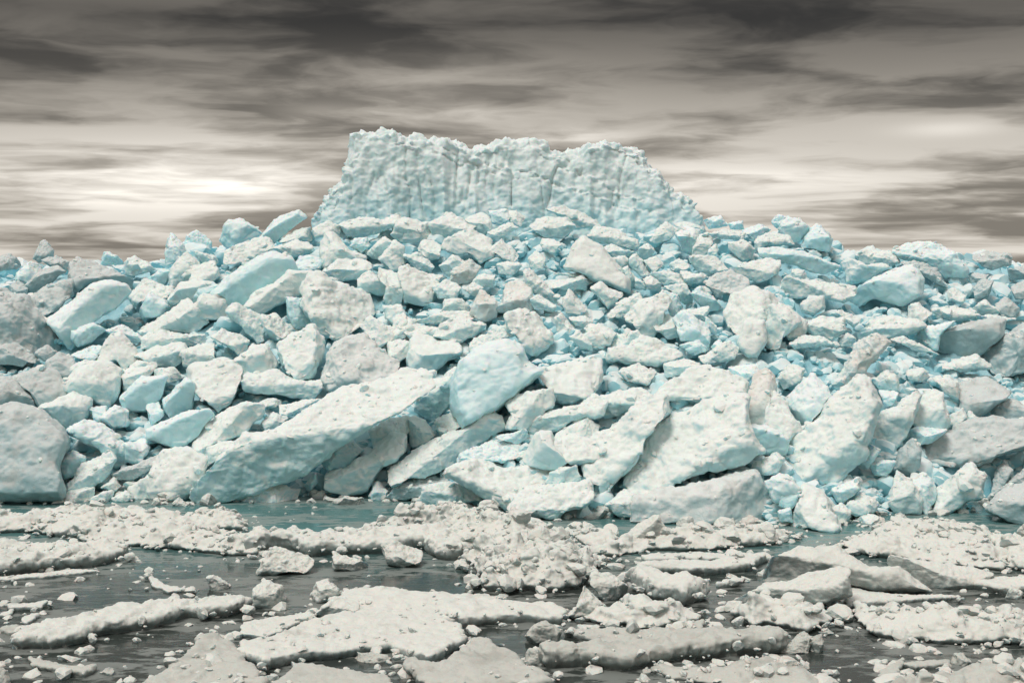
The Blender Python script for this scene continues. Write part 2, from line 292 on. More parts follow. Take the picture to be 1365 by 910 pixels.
# ---- outlines read off the photograph: one block per line -------------------
# sheet ; style+tint ; name ; label | short handle ; outline
# style: w broad upper face, m middle ridge, b big underside, d rounded dome, k chunk
# tint:  w white, b blue, g grey, n brown-stained
SHEETS = {'A': (0, 300, .2198), 'B': (0, 480, .2198), 'C': (260, 280, .2198), 'D': (260, 460, .2418),
          'E': (520, 280, .2198), 'F': (520, 480, .2418), 'G': (780, 280, .2198), 'H': (780, 480, .2527),
          'I': (1040, 280, .2418), 'J': (1040, 480, .2527), 'K': (0, 650, .2856), 'L': (340, 650, .2856),
          'M': (680, 650, .2856), 'N': (1020, 650, .2856), 'P': (410, 160, .2051), 'Q': (670, 170, .2051)}
BLOCKS = '''
A;bb;ice_slab;long smooth slab tilted up to the right, white above and turquoise below, near left edge|the turquoise-bellied slab near the left edge;285,570 430,470 560,365 650,345 750,370 785,410 700,500 560,590 440,750 400,690 330,620
A;wg;ice_boulder;broad grey snow-crusted mass at the left edge below the skyline|the broad grey mass at the left edge;-60,380 0,400 90,440 180,440 240,530 330,640 430,770 300,800 100,800 -60,830
A;bg;ice_slab;;165,360 240,280 340,250 385,290 300,350 200,410
A;kg;ice_chunk;;60,370 110,335 165,385 150,430 70,430
A;wg;ice_block;;170,440 280,370 430,330 430,430 330,520 250,540
A;mg;ice_block;grey wedge-topped block standing just behind the turquoise-bellied slab|the grey wedge-topped block;445,250 475,205 640,260 790,340 790,400 640,340 560,350 480,400 435,420
A;kg;ice_fin;small pointed fin standing alone on the far left skyline|the pointed fin on the left skyline;205,200 245,105 275,95 320,150 320,190 240,220
A;kg;ice_block;;-40,220 60,180 150,240 120,260 -40,275
A;kb;ice_block;;100,290 190,220 260,250 190,350 100,330
A;kg;ice_block;;260,215 340,190 440,230 400,290 320,250
A;kb;ice_block;;640,170 720,190 760,240 620,240
A;kw;ice_block;;750,230 820,195 890,230 930,270 830,300 770,300
A;kb;ice_block;sharp-cornered block at the step where the left skyline rises|the sharp block at the skyline step;1005,170 1040,60 1110,110 1130,160 1080,210 1010,240
A;kb;ice_block;;1110,110 1190,40 1274,90 1274,140 1160,160
A;kw;ice_block;;1040,270 1130,165 1200,240 1120,320 1090,390 1030,370
A;mw;ice_block;;1110,300 1190,245 1290,230 1290,330 1130,335
A;bw;ice_block;white arched block with a hollow under its lower edge, below the left skyline step|the arched block;1030,450 1100,350 1180,335 1274,360 1200,440 1170,495 1130,450 1060,490
A;kb;ice_chunk;;900,330 970,270 1040,290 1000,360 920,360
A;ww;ice_block;;795,420 880,330 1030,385 1020,440 960,440 900,400 830,480
A;kb;ice_block;;860,520 920,405 1040,500 1000,540 870,560
A;mw;ice_slab;long peaked white slab lying level in the left part of the pile|the long peaked white slab;870,640 970,560 1130,455 1170,500 1260,590 1150,660 1020,630 900,660
A;kw;ice_block;;1180,520 1230,430 1274,420 1274,560
A;mw;ice_slab;flat white slab with a square left end, lying under the long peaked white slab|the square-ended flat slab;870,690 960,630 1030,660 1220,660 1235,710 1120,730 880,745
A;mw;ice_block;;830,790 940,740 1110,720 1130,780 1060,860 950,860
A;mw;ice_block;;1110,780 1200,730 1290,720 1290,840 1120,850
A;kw;ice_chunk;bright white wedge standing upright to the right of the broad grey mass|the bright upright wedge;590,820 680,670 740,660 820,750 825,810 750,870 700,810
A;kb;ice_chunk;;430,780 540,720 620,740 590,800 520,830
A;bb;ice_chunk;;440,640 560,600 630,640 560,700 480,730 440,690
A;mb;ice_slab;;650,640 740,600 850,670 830,710 700,690
A;kg;ice_block;;-30,750 90,720 215,800 130,850 -30,830
A;kg;ice_chunk;;220,780 280,730 360,780 280,820
A;kg;ice_block;;290,830 350,780 440,800 440,910 300,910
A;mw;ice_block;;440,870 520,825 620,830 740,880 700,920 440,920
A;kw;ice_block;;750,900 850,820 940,860 900,920 760,930
B;dg;ice_boulder;huge rounded grey ice boulder at the left edge beside the water|the huge grey boulder at the left edge;-60,300 120,275 260,320 380,420 410,500 350,620 385,760 370,825 -60,830
B;kg;ice_block;;-40,100 100,120 190,210 200,280 100,280 -40,300
B;kg;ice_block;;80,110 250,50 340,70 400,150 380,200 250,290 190,200
B;mw;ice_block;large white block split by a crack, above the huge grey boulder|the cracked white block;400,150 470,60 640,10 740,50 730,220 640,280 520,230 400,190
B;kw;ice_block;lumpy knobbly block tucked between the huge grey boulder and the cracked block|the knobbly block;250,290 440,195 535,240 530,330 430,440 370,370
B;mb;ice_slab;smooth rounded slab sloping down to the right, beside the huge grey boulder|the smooth slab sloping down right;430,440 520,370 620,390 750,490 760,610 690,650 600,540 480,480
B;mw;ice_slab;pale bean-shaped slab leaning on its end just right of the huge grey boulder|the bean-shaped slab;405,790 500,640 650,565 690,610 660,680 560,770 480,800
B;kb;ice_chunk;;620,350 700,280 780,310 760,390 690,410
B;bb;ice_block;blue block with a small bright cap in a shaded hollow of the left pile|the blue block with a bright cap;740,230 860,100 995,110 960,240 880,300 760,300
B;kw;ice_block;;740,80 850,5 945,40 900,90 770,170
B;kw;ice_block;;930,60 1050,45 1105,110 1000,140 940,100
B;kb;ice_chunk;;890,270 960,240 990,330 920,390
B;bb;ice_slab;;910,420 1100,330 1250,300 1274,340 1180,460 1080,520 920,470
B;bb;ice_block;;1000,240 1120,120 1180,150 1160,290 1040,340 1000,300
B;kb;ice_chunk;;760,500 880,480 900,550 850,620 770,600
B;ww;ice_block;low snowy block carrying a round snow lump, left end of the longest slab|the low snowy block;780,780 900,690 1000,550 1130,535 1240,610 1210,740 1130,840 840,840
B;mg;ice_chunk;;690,690 960,570 980,610 800,720 720,720
B;kw;ice_chunk;;620,770 690,710 740,760 690,790
B;mw;ice_chunk;;350,870 420,790 560,780 560,850 450,870
B;kw;ice_chunk;;540,850 620,800 700,790 650,860
B;kw;ice_chunk;;660,850 760,790 815,840 740,860
B;kb;ice_chunk;;360,620 440,550 510,600 480,680 390,720
B;kb;ice_block;;540,290 640,280 640,350 580,370
C;kb;ice_block;pointed triangular block on the skyline left of the iceberg|the triangular skyline block;150,180 200,75 270,60 400,140 320,190 200,220
C;bb;ice_slab;smooth turquoise slab on the skyline at the left foot of the iceberg|the smooth skyline slab by the iceberg;410,160 480,60 620,10 660,50 580,110 470,215
C;ww;ice_block;;190,250 370,175 440,180 470,230 400,290 190,320
C;bb;ice_slab;large smooth pale-blue slab tilted up to the right, upper left of the pile|the smooth pale-blue slab;100,500 280,340 460,260 570,295 610,370 480,450 330,560 220,590 190,520
C;bw;ice_slab;;310,580 370,500 480,450 560,380 690,390 650,470 620,520 500,570 400,640
C;kb;ice_block;flat-faced blue block wedged against the largest rough white block|the flat-faced blue block;560,540 650,540 690,650 720,710 620,720 570,650
C;ww;ice_block;largest rough white block high in the left of the pile, snowy face towards the viewer|the largest rough white block;660,480 700,410 750,390 880,450 1060,510 1090,610 970,700 850,775 760,740 670,600
C;ww;ice_block;white potato-shaped block with a pitted face beside the grainy grey block|the potato-shaped block;510,830 570,760 710,715 800,800 760,910 700,1010 630,1030 560,960
D;ws;ice_block;grey block with a flat grainy face above the longest slab|the grainy grey block;700,170 760,20 830,-40 930,-50 1010,20 1120,90 1040,190 900,260 740,240
C;mw;ice_block;;490,230 620,180 700,220 690,250 570,290
C;kw;ice_block;;520,190 600,130 700,105 720,180 620,180
C;kw;ice_block;;720,110 810,75 920,110 910,160 800,150 740,170
C;kw;ice_block;;770,200 800,150 850,150 930,240 1030,280 1000,310 880,310 780,340
C;mw;ice_block;;800,370 880,310 1000,300 1060,340 980,410 860,430
C;kb;ice_block;;600,320 640,280 740,280 770,320 720,390 620,380
C;mw;ice_block;long lumpy white block lying against the left foot of the iceberg|the lumpy block at the iceberg's left foot;890,90 1000,50 1150,60 1215,30 1225,90 1120,130 1000,170 940,150
C;kb;ice_chunk;;945,220 970,175 1040,170 1060,210 1010,260
C;kw;ice_block;;1030,270 1150,170 1210,210 1130,300
C;kw;ice_block;;1125,300 1210,200 1260,230 1274,340 1200,370
C;kw;ice_block;;985,420 1060,375 1160,450 1150,510 1000,490
C;kw;ice_block;;1120,350 1200,370 1270,440 1240,560 1170,580 1150,530 1165,460
C;kw;ice_block;;1000,700 1060,650 1200,720 1200,780 1110,820 1050,760
C;kw;ice_chunk;;1150,590 1250,570 1274,640 1200,680 1160,650
C;kw;ice_block;;1200,660 1274,620 1290,780 1220,780
C;kw;ice_block;;0,590 50,515 190,540 190,640 120,660 20,650
C;mw;ice_slab;;200,620 260,580 410,650 410,780 370,800 270,690
C;ww;ice_block;;415,650 470,635 620,725 500,780 420,740
C;kw;ice_block;;110,770 180,720 330,780 330,850 260,870
C;kw;ice_block;;-20,340 130,340 150,400 100,440 -20,425
C;kw;ice_block;;0,250 130,280 150,320 50,330
C;kb;ice_block;;0,440 90,435 140,470 60,520 0,570
D;kw;ice_chunk;bright blunt peak standing on the curved white slab left of the potato-shaped block|the bright blunt peak;230,80 300,40 320,0 390,0 455,100 390,170 270,160
D;mw;ice_slab;curved white slab lying level beneath the bright blunt peak|the curved level slab;235,190 280,165 450,140 500,170 600,200 690,190 690,230 640,300 440,270 280,250
D;mw;ice_slab;longest slab of the pile, snowy on top with a shadowed underside, rising from the water|the longest slab;0,830 100,700 300,490 440,480 560,390 700,300 800,240 1040,200 1130,130 1250,130 1270,190 1158,310 950,450 740,590 600,720 380,790 240,850 50,870
D;mw;ice_slab;short white slab lying parallel above the left end of the longest slab|the short slab above the longest slab;0,500 130,390 270,315 360,330 380,380 250,490 60,560 0,580
D;ww;ice_block;white angular block above the short slab and left of the curved level slab|the white angular block;-20,130 130,75 250,110 230,180 200,320 130,370 60,290 -20,240
D;kw;ice_chunk;;375,430 430,370 510,400 430,470 390,470
D;mw;ice_chunk;;475,330 640,300 700,310 640,350 520,390 480,380
D;kw;ice_chunk;;360,310 420,290 490,310 440,340 380,340
D;kb;ice_block;blue-sided cube under the overhang of the longest slab|the cube under the overhang;700,620 840,500 920,580 830,660 740,690
D;mw;ice_slab;stubby slab tilted up right beside the dark hollow at the water|the stubby slab by the dark hollow;730,710 860,660 960,590 1080,500 1140,510 1145,590 1020,690 940,790 830,830 730,790
D;kw;ice_block;;970,480 1040,410 1158,395 1200,440 1150,500 1060,500 1000,560
D;kw;ice_chunk;;270,855 380,770 450,760 530,790 590,790 560,850 400,870 300,870
D;kw;ice_chunk;;120,865 240,800 265,830 230,870
D;kb;ice_chunk;;960,830 1010,750 1060,800 1040,860 980,860
D;kb;ice_chunk;;600,770 660,710 670,760 620,810
D;kw;ice_chunk;;20,580 130,540 220,530 200,590 60,660 20,640
D;kw;ice_chunk;;200,540 290,480 420,490 330,540 230,570
E;mw;ice_block;;20,150 50,60 120,60 220,80 260,140 200,180 60,190
E;mw;ice_block;;250,80 370,25 430,60 510,100 430,140 330,180 270,150
E;kw;ice_block;;460,50 560,10 610,60 610,110 560,150 500,120
E;kb;ice_chunk;;600,10 700,0 720,50 670,90 620,80
E;kw;ice_chunk;;720,10 770,0 820,50 790,95 730,70
E;mw;ice_chunk;;600,130 720,80 770,110 700,150 640,160
E;mw;ice_block;flat-topped white block under the middle of the iceberg|the flat-topped block under the iceberg;860,100 900,55 1060,55 1110,100 1050,170 940,150
E;mw;ice_slab;;960,0 1060,-20 1230,60 1260,95 1120,110 1080,60
E;kw;ice_block;;320,230 350,180 480,130 600,180 610,270 540,310 470,260 400,260
E;kw;ice_block;;610,240 680,180 780,270 760,300 690,290
E;kw;ice_block;;170,240 200,180 260,165 310,210 290,290 230,300
E;mw;ice_block;;90,280 170,260 260,340 240,370 150,350
E;ww;ice_block;blocky white piece with a T-shaped grey face, in the upper middle of the pile|the T-shaped block;70,360 110,340 310,410 250,440 250,540 190,560 90,560 90,450
E;kw;ice_block;;-20,390 60,380 85,460 80,530 0,580
E;kn;ice_chunk;small brown-shaded leaning tooth of ice in the upper middle of the pile|the small leaning tooth;370,430 390,370 480,300 540,350 490,430 430,450
E;kw;ice_chunk;;490,450 540,395 630,400 620,470 560,460 500,470
E;kn;ice_block;brown-tinged cone-shaped block near the centre of the pile|the brown-tinged cone;640,610 690,560 700,470 770,410 830,450 870,590 800,640 720,620
E;kn;ice_chunk;brownish pointed lump left of the brown-tinged cone|the brownish pointed lump;500,590 550,490 630,560 640,650 560,670 490,630
E;kw;ice_chunk;;320,610 340,550 430,540 490,600 380,620
E;kw;ice_chunk;;840,300 890,240 940,310 920,350 860,360
E;kw;ice_chunk;;910,210 930,170 1000,170 1030,210 990,260 930,240
G;dw;ice_boulder;big smooth pale cone of ice below the right half of the iceberg|the big pale cone;-120,350 -70,230 -10,170 100,220 170,310 260,420 260,490 150,460 60,430 0,390
E;mw;ice_slab;;820,380 850,360 950,460 1000,520 1000,570 900,520 840,480
E;mw;ice_chunk;;850,540 900,515 1000,580 980,610 880,600
E;mw;ice_slab;flat white slab with a clean edge below the big pale cone|the clean-edged flat slab;960,440 1160,405 1190,440 1180,480 1060,480
E;mw;ice_slab;;1000,390 1200,385 1225,430 1200,450 1160,400
E;kw;ice_chunk;;1050,560 1090,490 1190,600 1150,630 1070,620
E;mw;ice_chunk;;1000,660 1040,630 1120,720 1090,750 1020,730
E;mw;ice_chunk;;1095,770 1140,735 1220,800 1220,850 1150,830
E;ww;ice_block;large lumpy grey-white block directly above the big rounded blue-white dome|the lumpy block above the dome;720,640 790,615 880,640 960,740 980,800 880,880 830,860 780,760 720,720
F;db;ice_boulder;big rounded dome of smooth blue-white ice in the middle of the pile|the big dome;350,240 345,130 400,10 480,-60 640,-100 720,-60 740,20 830,60 760,130 640,220 600,270 410,355 360,280
E;kw;ice_block;white wedge with a steep left corner, left of the big dome|the steep-cornered wedge;110,900 150,740 190,740 290,790 400,810 410,860 330,910 250,990 120,960
E;mw;ice_block;;280,760 330,690 420,650 560,700 500,760 400,800
E;mw;ice_slab;;180,680 310,620 480,610 500,650 420,655 300,690
E;kw;ice_block;;20,680 70,640 160,680 140,710 80,780 20,780
E;mw;ice_chunk;;80,730 150,700 290,720 270,760 140,790
E;kw;ice_block;;0,810 60,785 130,810 110,880 60,910 0,880
E;ww;ice_block;;500,800 640,720 740,690 780,760 680,770 580,820 510,850
E;kw;ice_chunk;;1090,650 1180,640 1230,680 1200,720 1130,700
E;kw;ice_chunk;;1180,760 1274,700 1290,830 1230,820
E;kw;ice_chunk;;260,470 340,430 420,470 400,530 300,530
E;kw;ice_chunk;;430,480 500,440 560,470 520,520
E;kw;ice_chunk;;300,340 380,280 440,320 380,400 320,390
E;kw;ice_chunk;;640,330 730,310 790,340 740,390 660,380
F;ww;ice_block;squarish white block with a flat grey front, right of the big dome|the square-fronted block;830,50 960,10 1158,0 1180,110 1150,150 1000,240 920,220 890,150
F;mw;ice_block;;640,230 700,190 880,170 890,250 800,340 740,380 650,370 680,300
F;mw;ice_slab;second-longest slab, rough and white, running up right beneath the big dome|the rough slab beneath the dome;65,540 120,490 300,410 430,370 540,290 600,320 615,380 500,460 390,530 340,580 200,640 80,640 0,660 0,590
F;kw;ice_block;white stepped chunk between the longest slab's upper end and the big dome|the stepped chunk;135,280 150,220 200,190 220,110 280,110 350,60 360,130 330,230 230,330
F;kw;ice_chunk;;250,340 340,285 410,340 350,390 280,410
F;kw;ice_chunk;;105,330 130,310 190,320 240,420 200,450 110,470
F;wb;ice_block;;390,570 400,520 560,440 690,460 740,500 620,560 480,560
F;ww;ice_slab;broad white slab with a V-shaped front edge just above the water in the centre|the V-fronted slab;300,630 340,590 480,550 620,600 850,575 870,610 820,650 750,700 640,810 560,770 400,680
F;kw;ice_fin;pale triangular tooth standing behind the V-fronted slab|the triangular tooth;720,540 800,410 890,390 900,470 960,560 900,600 760,580
F;mw;ice_slab;;760,370 850,290 1050,250 1110,200 1180,230 1158,310 1000,330 920,380 820,400
F;ww;ice_block;rounded snowy block with grey streaks at the waterline, right of the V-fronted slab|the streaked waterline block;650,810 720,720 850,690 1000,690 1090,660 1110,740 1060,800 980,830 880,870 740,840
F;kw;ice_chunk;;850,680 880,620 950,600 1020,580 1040,660 960,690
F;mw;ice_chunk;;170,770 200,700 320,680 470,700 480,770 300,800 200,800
F;mg;ice_slab;;0,750 50,680 180,640 300,650 250,690 160,750 20,770
F;kw;ice_block;;900,440 930,400 1080,320 1150,360 1120,430 1000,440
F;ww;ice_block;;900,470 1000,430 1158,450 1158,560 1000,570 940,530
F;kb;ice_chunk;;590,420 680,400 740,380 770,420 700,460
G;mw;ice_block;white smooth-bottomed block jutting over a dark blue gap on the right of centre|the jutting smooth block;640,290 700,280 790,285 855,350 790,380 680,360
G;ws;ice_block;;740,440 800,395 880,380 975,430 980,490 860,500 800,520
G;mw;ice_slab;;880,360 940,335 1100,295 1170,310 1150,390 1050,430 950,400
I;bb;ice_slab;long clean turquoise-edged slab near the right shoulder of the pile|the clean slab on the right shoulder;-100,215 0,210 150,240 310,310 220,350 100,310 -90,260
G;mw;ice_block;;1040,180 1120,140 1230,170 1260,210 1110,210 1050,240
G;kw;ice_block;;870,200 960,190 1030,240 1000,290 960,300 880,240
G;mw;ice_block;;750,150 850,120 960,140 950,180 800,170
G;kb;ice_block;;560,150 600,100 690,130 680,200 650,270 590,240
G;kw;ice_block;upright white prism above the jutting smooth block|the upright prism;660,230 690,160 740,140 770,200 740,280 650,270
G;kw;ice_chunk;;750,240 790,215 805,245 780,285 745,275
G;mw;ice_chunk;;550,85 650,75 710,120 620,130
G;kw;ice_block;pointed white block at the right foot of the iceberg|the pointed block at the iceberg's right foot;400,180 440,120 490,80 560,120 510,180 430,200
G;mw;ice_slab;;30,160 70,100 150,110 300,190 310,240 200,210 80,190
G;mw;ice_chunk;;120,230 160,205 230,240 320,270 180,290
G;kw;ice_chunk;;330,230 380,200 420,250 380,290 330,290
G;kw;ice_chunk;;165,300 240,280 265,330 220,360
G;mw;ice_chunk;;270,300 310,275 350,320 395,380 340,400 290,350
G;kw;ice_chunk;;360,310 430,285 480,330 420,375
G;kw;ice_chunk;;510,330 570,290 625,340 570,380 520,360
G;mw;ice_block;;400,400 480,365 590,400 620,440 480,450
G;mw;ice_chunk;;580,370 730,400 700,440 620,450
G;kw;ice_block;;490,470 610,450 655,570 600,570 580,520
G;kb;ice_block;;650,510 700,470 770,520 840,610 740,610 690,560
G;ww;ice_block;broadest lumpy white block right of centre, above the egg-shaped lump|the broadest lumpy block;850,620 880,510 1020,480 1150,510 1180,570 1100,640 1090,670 960,680 940,750 870,690
G;dw;ice_boulder;egg-shaped pale lump beneath the broadest lumpy block|the egg-shaped lump;930,800 970,680 1080,680 1095,800 1040,890 980,880
G;kw;ice_block;;1090,680 1130,590 1220,600 1290,680 1200,760 1100,830
G;kb;ice_block;smooth wedge with a flat triangular blue-white face right of centre|the flat-faced wedge;540,660 600,620 690,680 750,700 740,850 650,790 580,790
G;kb;ice_chunk;;580,820 690,790 740,850 660,880
G;mw;ice_chunk;;580,610 740,590 710,670 640,650
G;kw;ice_block;;435,720 480,620 530,650 560,760 500,770
G;mw;ice_slab;white slab tilted steeply up right beneath the big pale cone|the steep slab under the pale cone;230,640 330,560 460,500 510,560 470,620 460,690 400,780 330,740 300,690
G;mw;ice_slab;;145,640 210,550 320,510 340,570 230,650
G;kw;ice_block;;45,480 100,450 230,510 180,560 140,590
G;mw;ice_chunk;;160,820 200,760 310,735 340,775 240,830 180,855
G;kw;ice_block;;0,720 80,695 180,750 140,810 60,830 30,780
G;kw;ice_chunk;;230,360 260,345 310,430 290,480 260,430
G;kw;ice_chunk;;300,400 360,440 365,480 310,470
G;kw;ice_chunk;;360,420 400,405 465,450 460,490 380,480
G;kb;ice_chunk;;730,650 800,700 790,750 740,740
G;kb;ice_chunk;;760,830 810,795 850,830 790,860
G;kb;ice_chunk;;480,500 560,520 585,590 540,640 500,580
G;kb;ice_block;;700,60 820,40 860,90 750,110
G;kb;ice_block;;870,80 950,70 960,115 880,115
G;kb;ice_block;;1130,70 1170,35 1260,55 1274,130 1150,100
G;kb;ice_block;;960,120 1050,90 1120,120 1030,180
G;ww;ice_block;;170,850 350,780 450,800 560,880 450,930 160,910
G;kw;ice_block;;700,890 870,800 930,830 900,900 740,930
I;kb;ice_block;;160,130 200,80 280,160 260,220 110,200
I;kb;ice_block;;0,100 40,50 100,60 160,110 100,170 10,150
I;kw;ice_chunk;;60,370 70,330 130,330 150,370 100,385
I;mw;ice_slab;level white slab with a rounded knob on its left end, on the right shoulder|the knobbed level slab;30,400 60,375 250,400 390,420 400,460 340,500 200,470 60,490
I;bb;ice_slab;wide smooth slab with a pale-blue belly below the right skyline|the wide pale-blue slab on the right;380,500 450,420 600,340 720,305 780,380 770,470 660,520 520,490 430,540
I;kw;ice_block;;340,290 400,270 480,310 560,300 590,320 480,390 370,400
I;mb;ice_block;dark layered block forming a low hump on the right skyline|the layered hump on the right skyline;640,220 720,185 830,180 940,240 1010,310 1000,360 900,360 800,290 660,260
I;mg;ice_slab;;680,290 770,285 860,330 910,420 860,400 780,350
I;mw;ice_block;;430,250 480,215 600,235 650,290 560,300 450,290
I;mg;ice_block;flat grey-blue block perched alone at the right end of the skyline|the perched block at the right skyline;1070,250 1130,235 1255,250 1260,300 1160,320 1120,310
I;kg;ice_chunk;;1020,370 1080,340 1140,360 1130,390 1040,400
I;kg;ice_chunk;;1060,430 1110,390 1170,395 1140,470 1080,490
I;dw;ice_chunk;round white ball of ice under the knobbed level slab|the round ball;120,520 160,480 230,480 240,540 190,570 130,560
I;mw;ice_block;;150,650 210,600 340,600 355,660 280,710 190,690
I;kw;ice_chunk;;320,720 370,680 410,710 390,745 330,745
I;mw;ice_block;broad low white block below the wide pale-blue slab on the right|the broad low block on the right;440,690 510,610 640,585 740,600 785,640 700,680 580,700 450,720
I;kw;ice_chunk;;700,530 760,515 830,570 790,610 700,590
I;bg;ice_slab;large grey-blue slab with a dark belly near the right edge|the dark-bellied slab near the right edge;860,790 870,690 960,640 1150,600 1230,610 1220,690 1110,790 1000,800
I;kb;ice_block;;700,710 790,650 950,620 880,690 860,760
I;mw;ice_slab;;620,710 680,695 790,750 860,790 740,770
I;mn;ice_slab;brown-shaded finger-like slab slanting up right in the right of the pile|the brown-shaded slanting slab;330,920 400,800 400,740 520,695 585,740 500,840 400,960 300,1000
I;wg;ice_boulder;dim grey layered mass at the right edge below the skyline|the grey layered mass at the right edge;1110,790 1230,690 1400,620 1400,880 1240,900 1160,880 1100,840
I;kg;ice_chunk;;1190,520 1240,475 1310,540 1290,590 1220,580
I;kw;ice_chunk;;1060,540 1130,500 1200,560 1100,580
I;kw;ice_chunk;;910,450 960,430 1020,470 1000,510 930,490
I;mw;ice_block;;850,540 970,530 1090,580 980,610 880,590
I;mw;ice_slab;;1050,600 1150,575 1290,600 1220,615 1100,620
I;mw;ice_chunk;;280,580 340,555 440,600 400,640 340,600
I;mw;ice_block;;60,730 150,690 220,700 300,740 180,750 90,765
I;kw;ice_block;;0,520 70,550 140,620 130,680 50,700 0,640
I;mw;ice_block;;900,850 1080,800 1160,870 1000,890
I;kg;ice_block;;1260,330 1344,310 1380,380 1280,380
I;kg;ice_block;;1270,420 1344,390 1390,480 1300,490
J;kb;ice_block;clean-cut blue block with a white roof-like top, right of the brown spike|the roof-topped blue block;10,200 60,170 170,85 250,160 270,200 220,270 100,370 60,300
J;ww;ice_slab;large pitted white slab leaning on its end in the lower right of the pile|the large pitted slab;25,560 40,460 80,380 230,290 290,200 400,100 450,120 515,230 480,350 430,500 330,620 250,640 110,620
J;kw;ice_chunk;;490,100 560,60 610,80 615,160 520,150
J;kb;ice_chunk;;520,160 620,170 600,240 560,240
J;kw;ice_block;rounded white block with an upswept right horn, right of the large pitted slab|the horned block;500,380 530,270 620,250 700,170 730,200 710,270 660,400 600,450 520,430
J;kw;ice_block;bell-shaped white block right of the horned block|the bell-shaped block;700,320 740,200 790,160 850,180 880,320 860,370 760,370
J;kb;ice_chunk;;670,370 740,350 870,370 800,430 700,440
J;kg;ice_block;smooth grey five-sided block near the right edge|the five-sided grey block;930,110 990,75 1100,90 1200,170 1180,210 1040,290 950,250
J;kg;ice_block;;1095,270 1180,205 1250,220 1310,260 1310,320 1140,320
J;wg;ice_slab;wide grey-white slab with a pitted top jutting from the right edge|the pitted slab at the right edge;760,460 880,370 1000,320 1100,310 1330,330 1330,450 1150,500 1000,550 900,570 790,510
J;kg;ice_fin;smooth grey shark-fin shape under the bell-shaped block|the shark-fin;600,560 630,480 690,420 740,480 730,560 680,620 610,600
J;kw;ice_block;knobbly pear-shaped block at the waterline under the shark-fin|the pear-shaped block;580,750 600,650 620,590 690,640 740,730 730,800 620,800
J;mw;ice_block;pale leaning block at the waterline under the pitted slab at the right edge|the leaning waterline block;820,680 900,620 1000,555 1065,640 1060,730 980,740 900,800 830,810
J;ww;ice_block;neat white trapezoid standing in the water under the large pitted slab|the white trapezoid;45,885 130,680 220,685 305,885
J;kw;ice_chunk;;280,780 320,760 365,800 350,870 300,870
J;kw;ice_chunk;;345,770 430,700 520,760 480,800 400,820
J;kw;ice_chunk;;390,850 440,800 520,830 470,870
J;kb;ice_chunk;;470,560 520,530 600,540 560,610 490,600
J;kg;ice_block;;1115,690 1130,590 1180,535 1220,580 1180,660
J;mg;ice_slab;;1080,740 1200,640 1310,560 1310,650 1160,720
J;mg;ice_block;smooth dark grey slope of ice at the right edge beside the water|the dark grey slope at the right edge;1090,780 1180,690 1330,630 1330,860 1230,850
J;kb;ice_block;;250,690 400,620 420,680 320,750
J;kb;ice_block;;0,640 60,620 110,690 60,770 0,760
J;kw;ice_chunk;;910,290 960,260 980,300 930,350 890,330
J;kw;ice_chunk;;965,320 1000,275 1040,320 1000,350
J;kw;ice_chunk;;670,50 750,40 790,90 740,110 680,100
J;kb;ice_chunk;;700,640 750,590 800,640 830,700 780,810 720,770
J;kw;ice_block;;810,90 880,80 935,120 930,200 870,170
J;kb;ice_block;;380,560 460,440 520,480 470,560 430,600
H;ww;ice_slab;broadest white slab in the lower right, with a thick overhanging front edge|the broad overhanging slab;220,640 240,560 330,440 340,340 420,300 560,270 730,190 840,210 840,330 915,480 780,560 640,580 480,620 330,690 250,695
H;ks;ice_block;long grey block standing in the water under the broad overhanging slab|the long grey waterline block;260,840 280,720 470,670 620,640 770,610 880,590 960,680 990,750 960,850 700,850
H;kn;ice_fin;brown-stained upright spike right of the broad overhanging slab|the brown spike;850,320 870,160 890,80 950,55 1000,90 1010,170 950,330 900,370
H;kw;ice_block;white shoulder of ice sloping down right behind the brown spike|the shoulder behind the spike;940,350 1000,170 1060,240 1120,370 1060,430 980,380
H;bb;ice_block;;840,340 960,350 1060,420 1050,490 910,490
H;kw;ice_chunk;;880,560 1000,490 1040,520 1010,590 930,600
H;kb;ice_block;;950,640 1060,600 1130,680 1100,750 1000,740
H;ww;ice_slab;ragged white shelf sloping down to the water left of the broad overhanging slab|the ragged shelf;0,440 120,360 330,200 420,200 430,290 310,370 290,480 180,620 120,760 80,640 0,590
H;mw;ice_slab;;0,240 40,195 130,180 280,150 340,190 270,250 80,310 20,310
H;ww;ice_block;snowy hump rising behind the broad overhanging slab|the snowy hump;350,190 460,110 600,20 700,50 830,120 830,180 700,210 580,220 440,200
H;kb;ice_block;;760,40 900,20 910,60 850,110 780,90
H;kw;ice_chunk;;120,760 200,670 260,690 250,815 180,825
H;kw;ice_block;;1010,90 1080,30 1150,50 1130,110 1050,150
H;kb;ice_chunk;;1020,800 1080,770 1090,850 1030,850
H;kw;ice_chunk;;190,60 280,20 380,60 330,120 230,110
H;kw;ice_chunk;;420,20 520,0 600,20 520,70 430,90
N;mg;ice_slab;thick smooth slab standing on edge among the floes, peaked at its left|the thick slab on edge;0,450 50,330 170,270 260,280 340,270 390,320 480,370 610,365 660,410 750,475 620,485 500,480 380,440
N;mg;ice_slab;low smooth slab with a rounded back lying right of the thick slab on edge|the low smooth slab;575,360 590,325 700,335 870,365 960,370 1050,400 1000,460 830,470 700,460 640,400
N;mg;ice_slab;tapering smooth slab with a blunt end in front of the thick slab on edge|the tapering slab;-170,575 -120,530 0,450 100,440 190,400 340,370 375,380 385,500 300,535 230,545 100,530 -60,555
K;kg;ice_chunk;small rounded chunk floating in the open grey water, left foreground|;970,420 1000,405 1080,460 1050,485 990,485
L;kg;ice_block;tilted cube-like block lying against the low snowy ridge in the foreground|the tilted cube;585,270 640,235 780,295 770,335 690,375 620,345
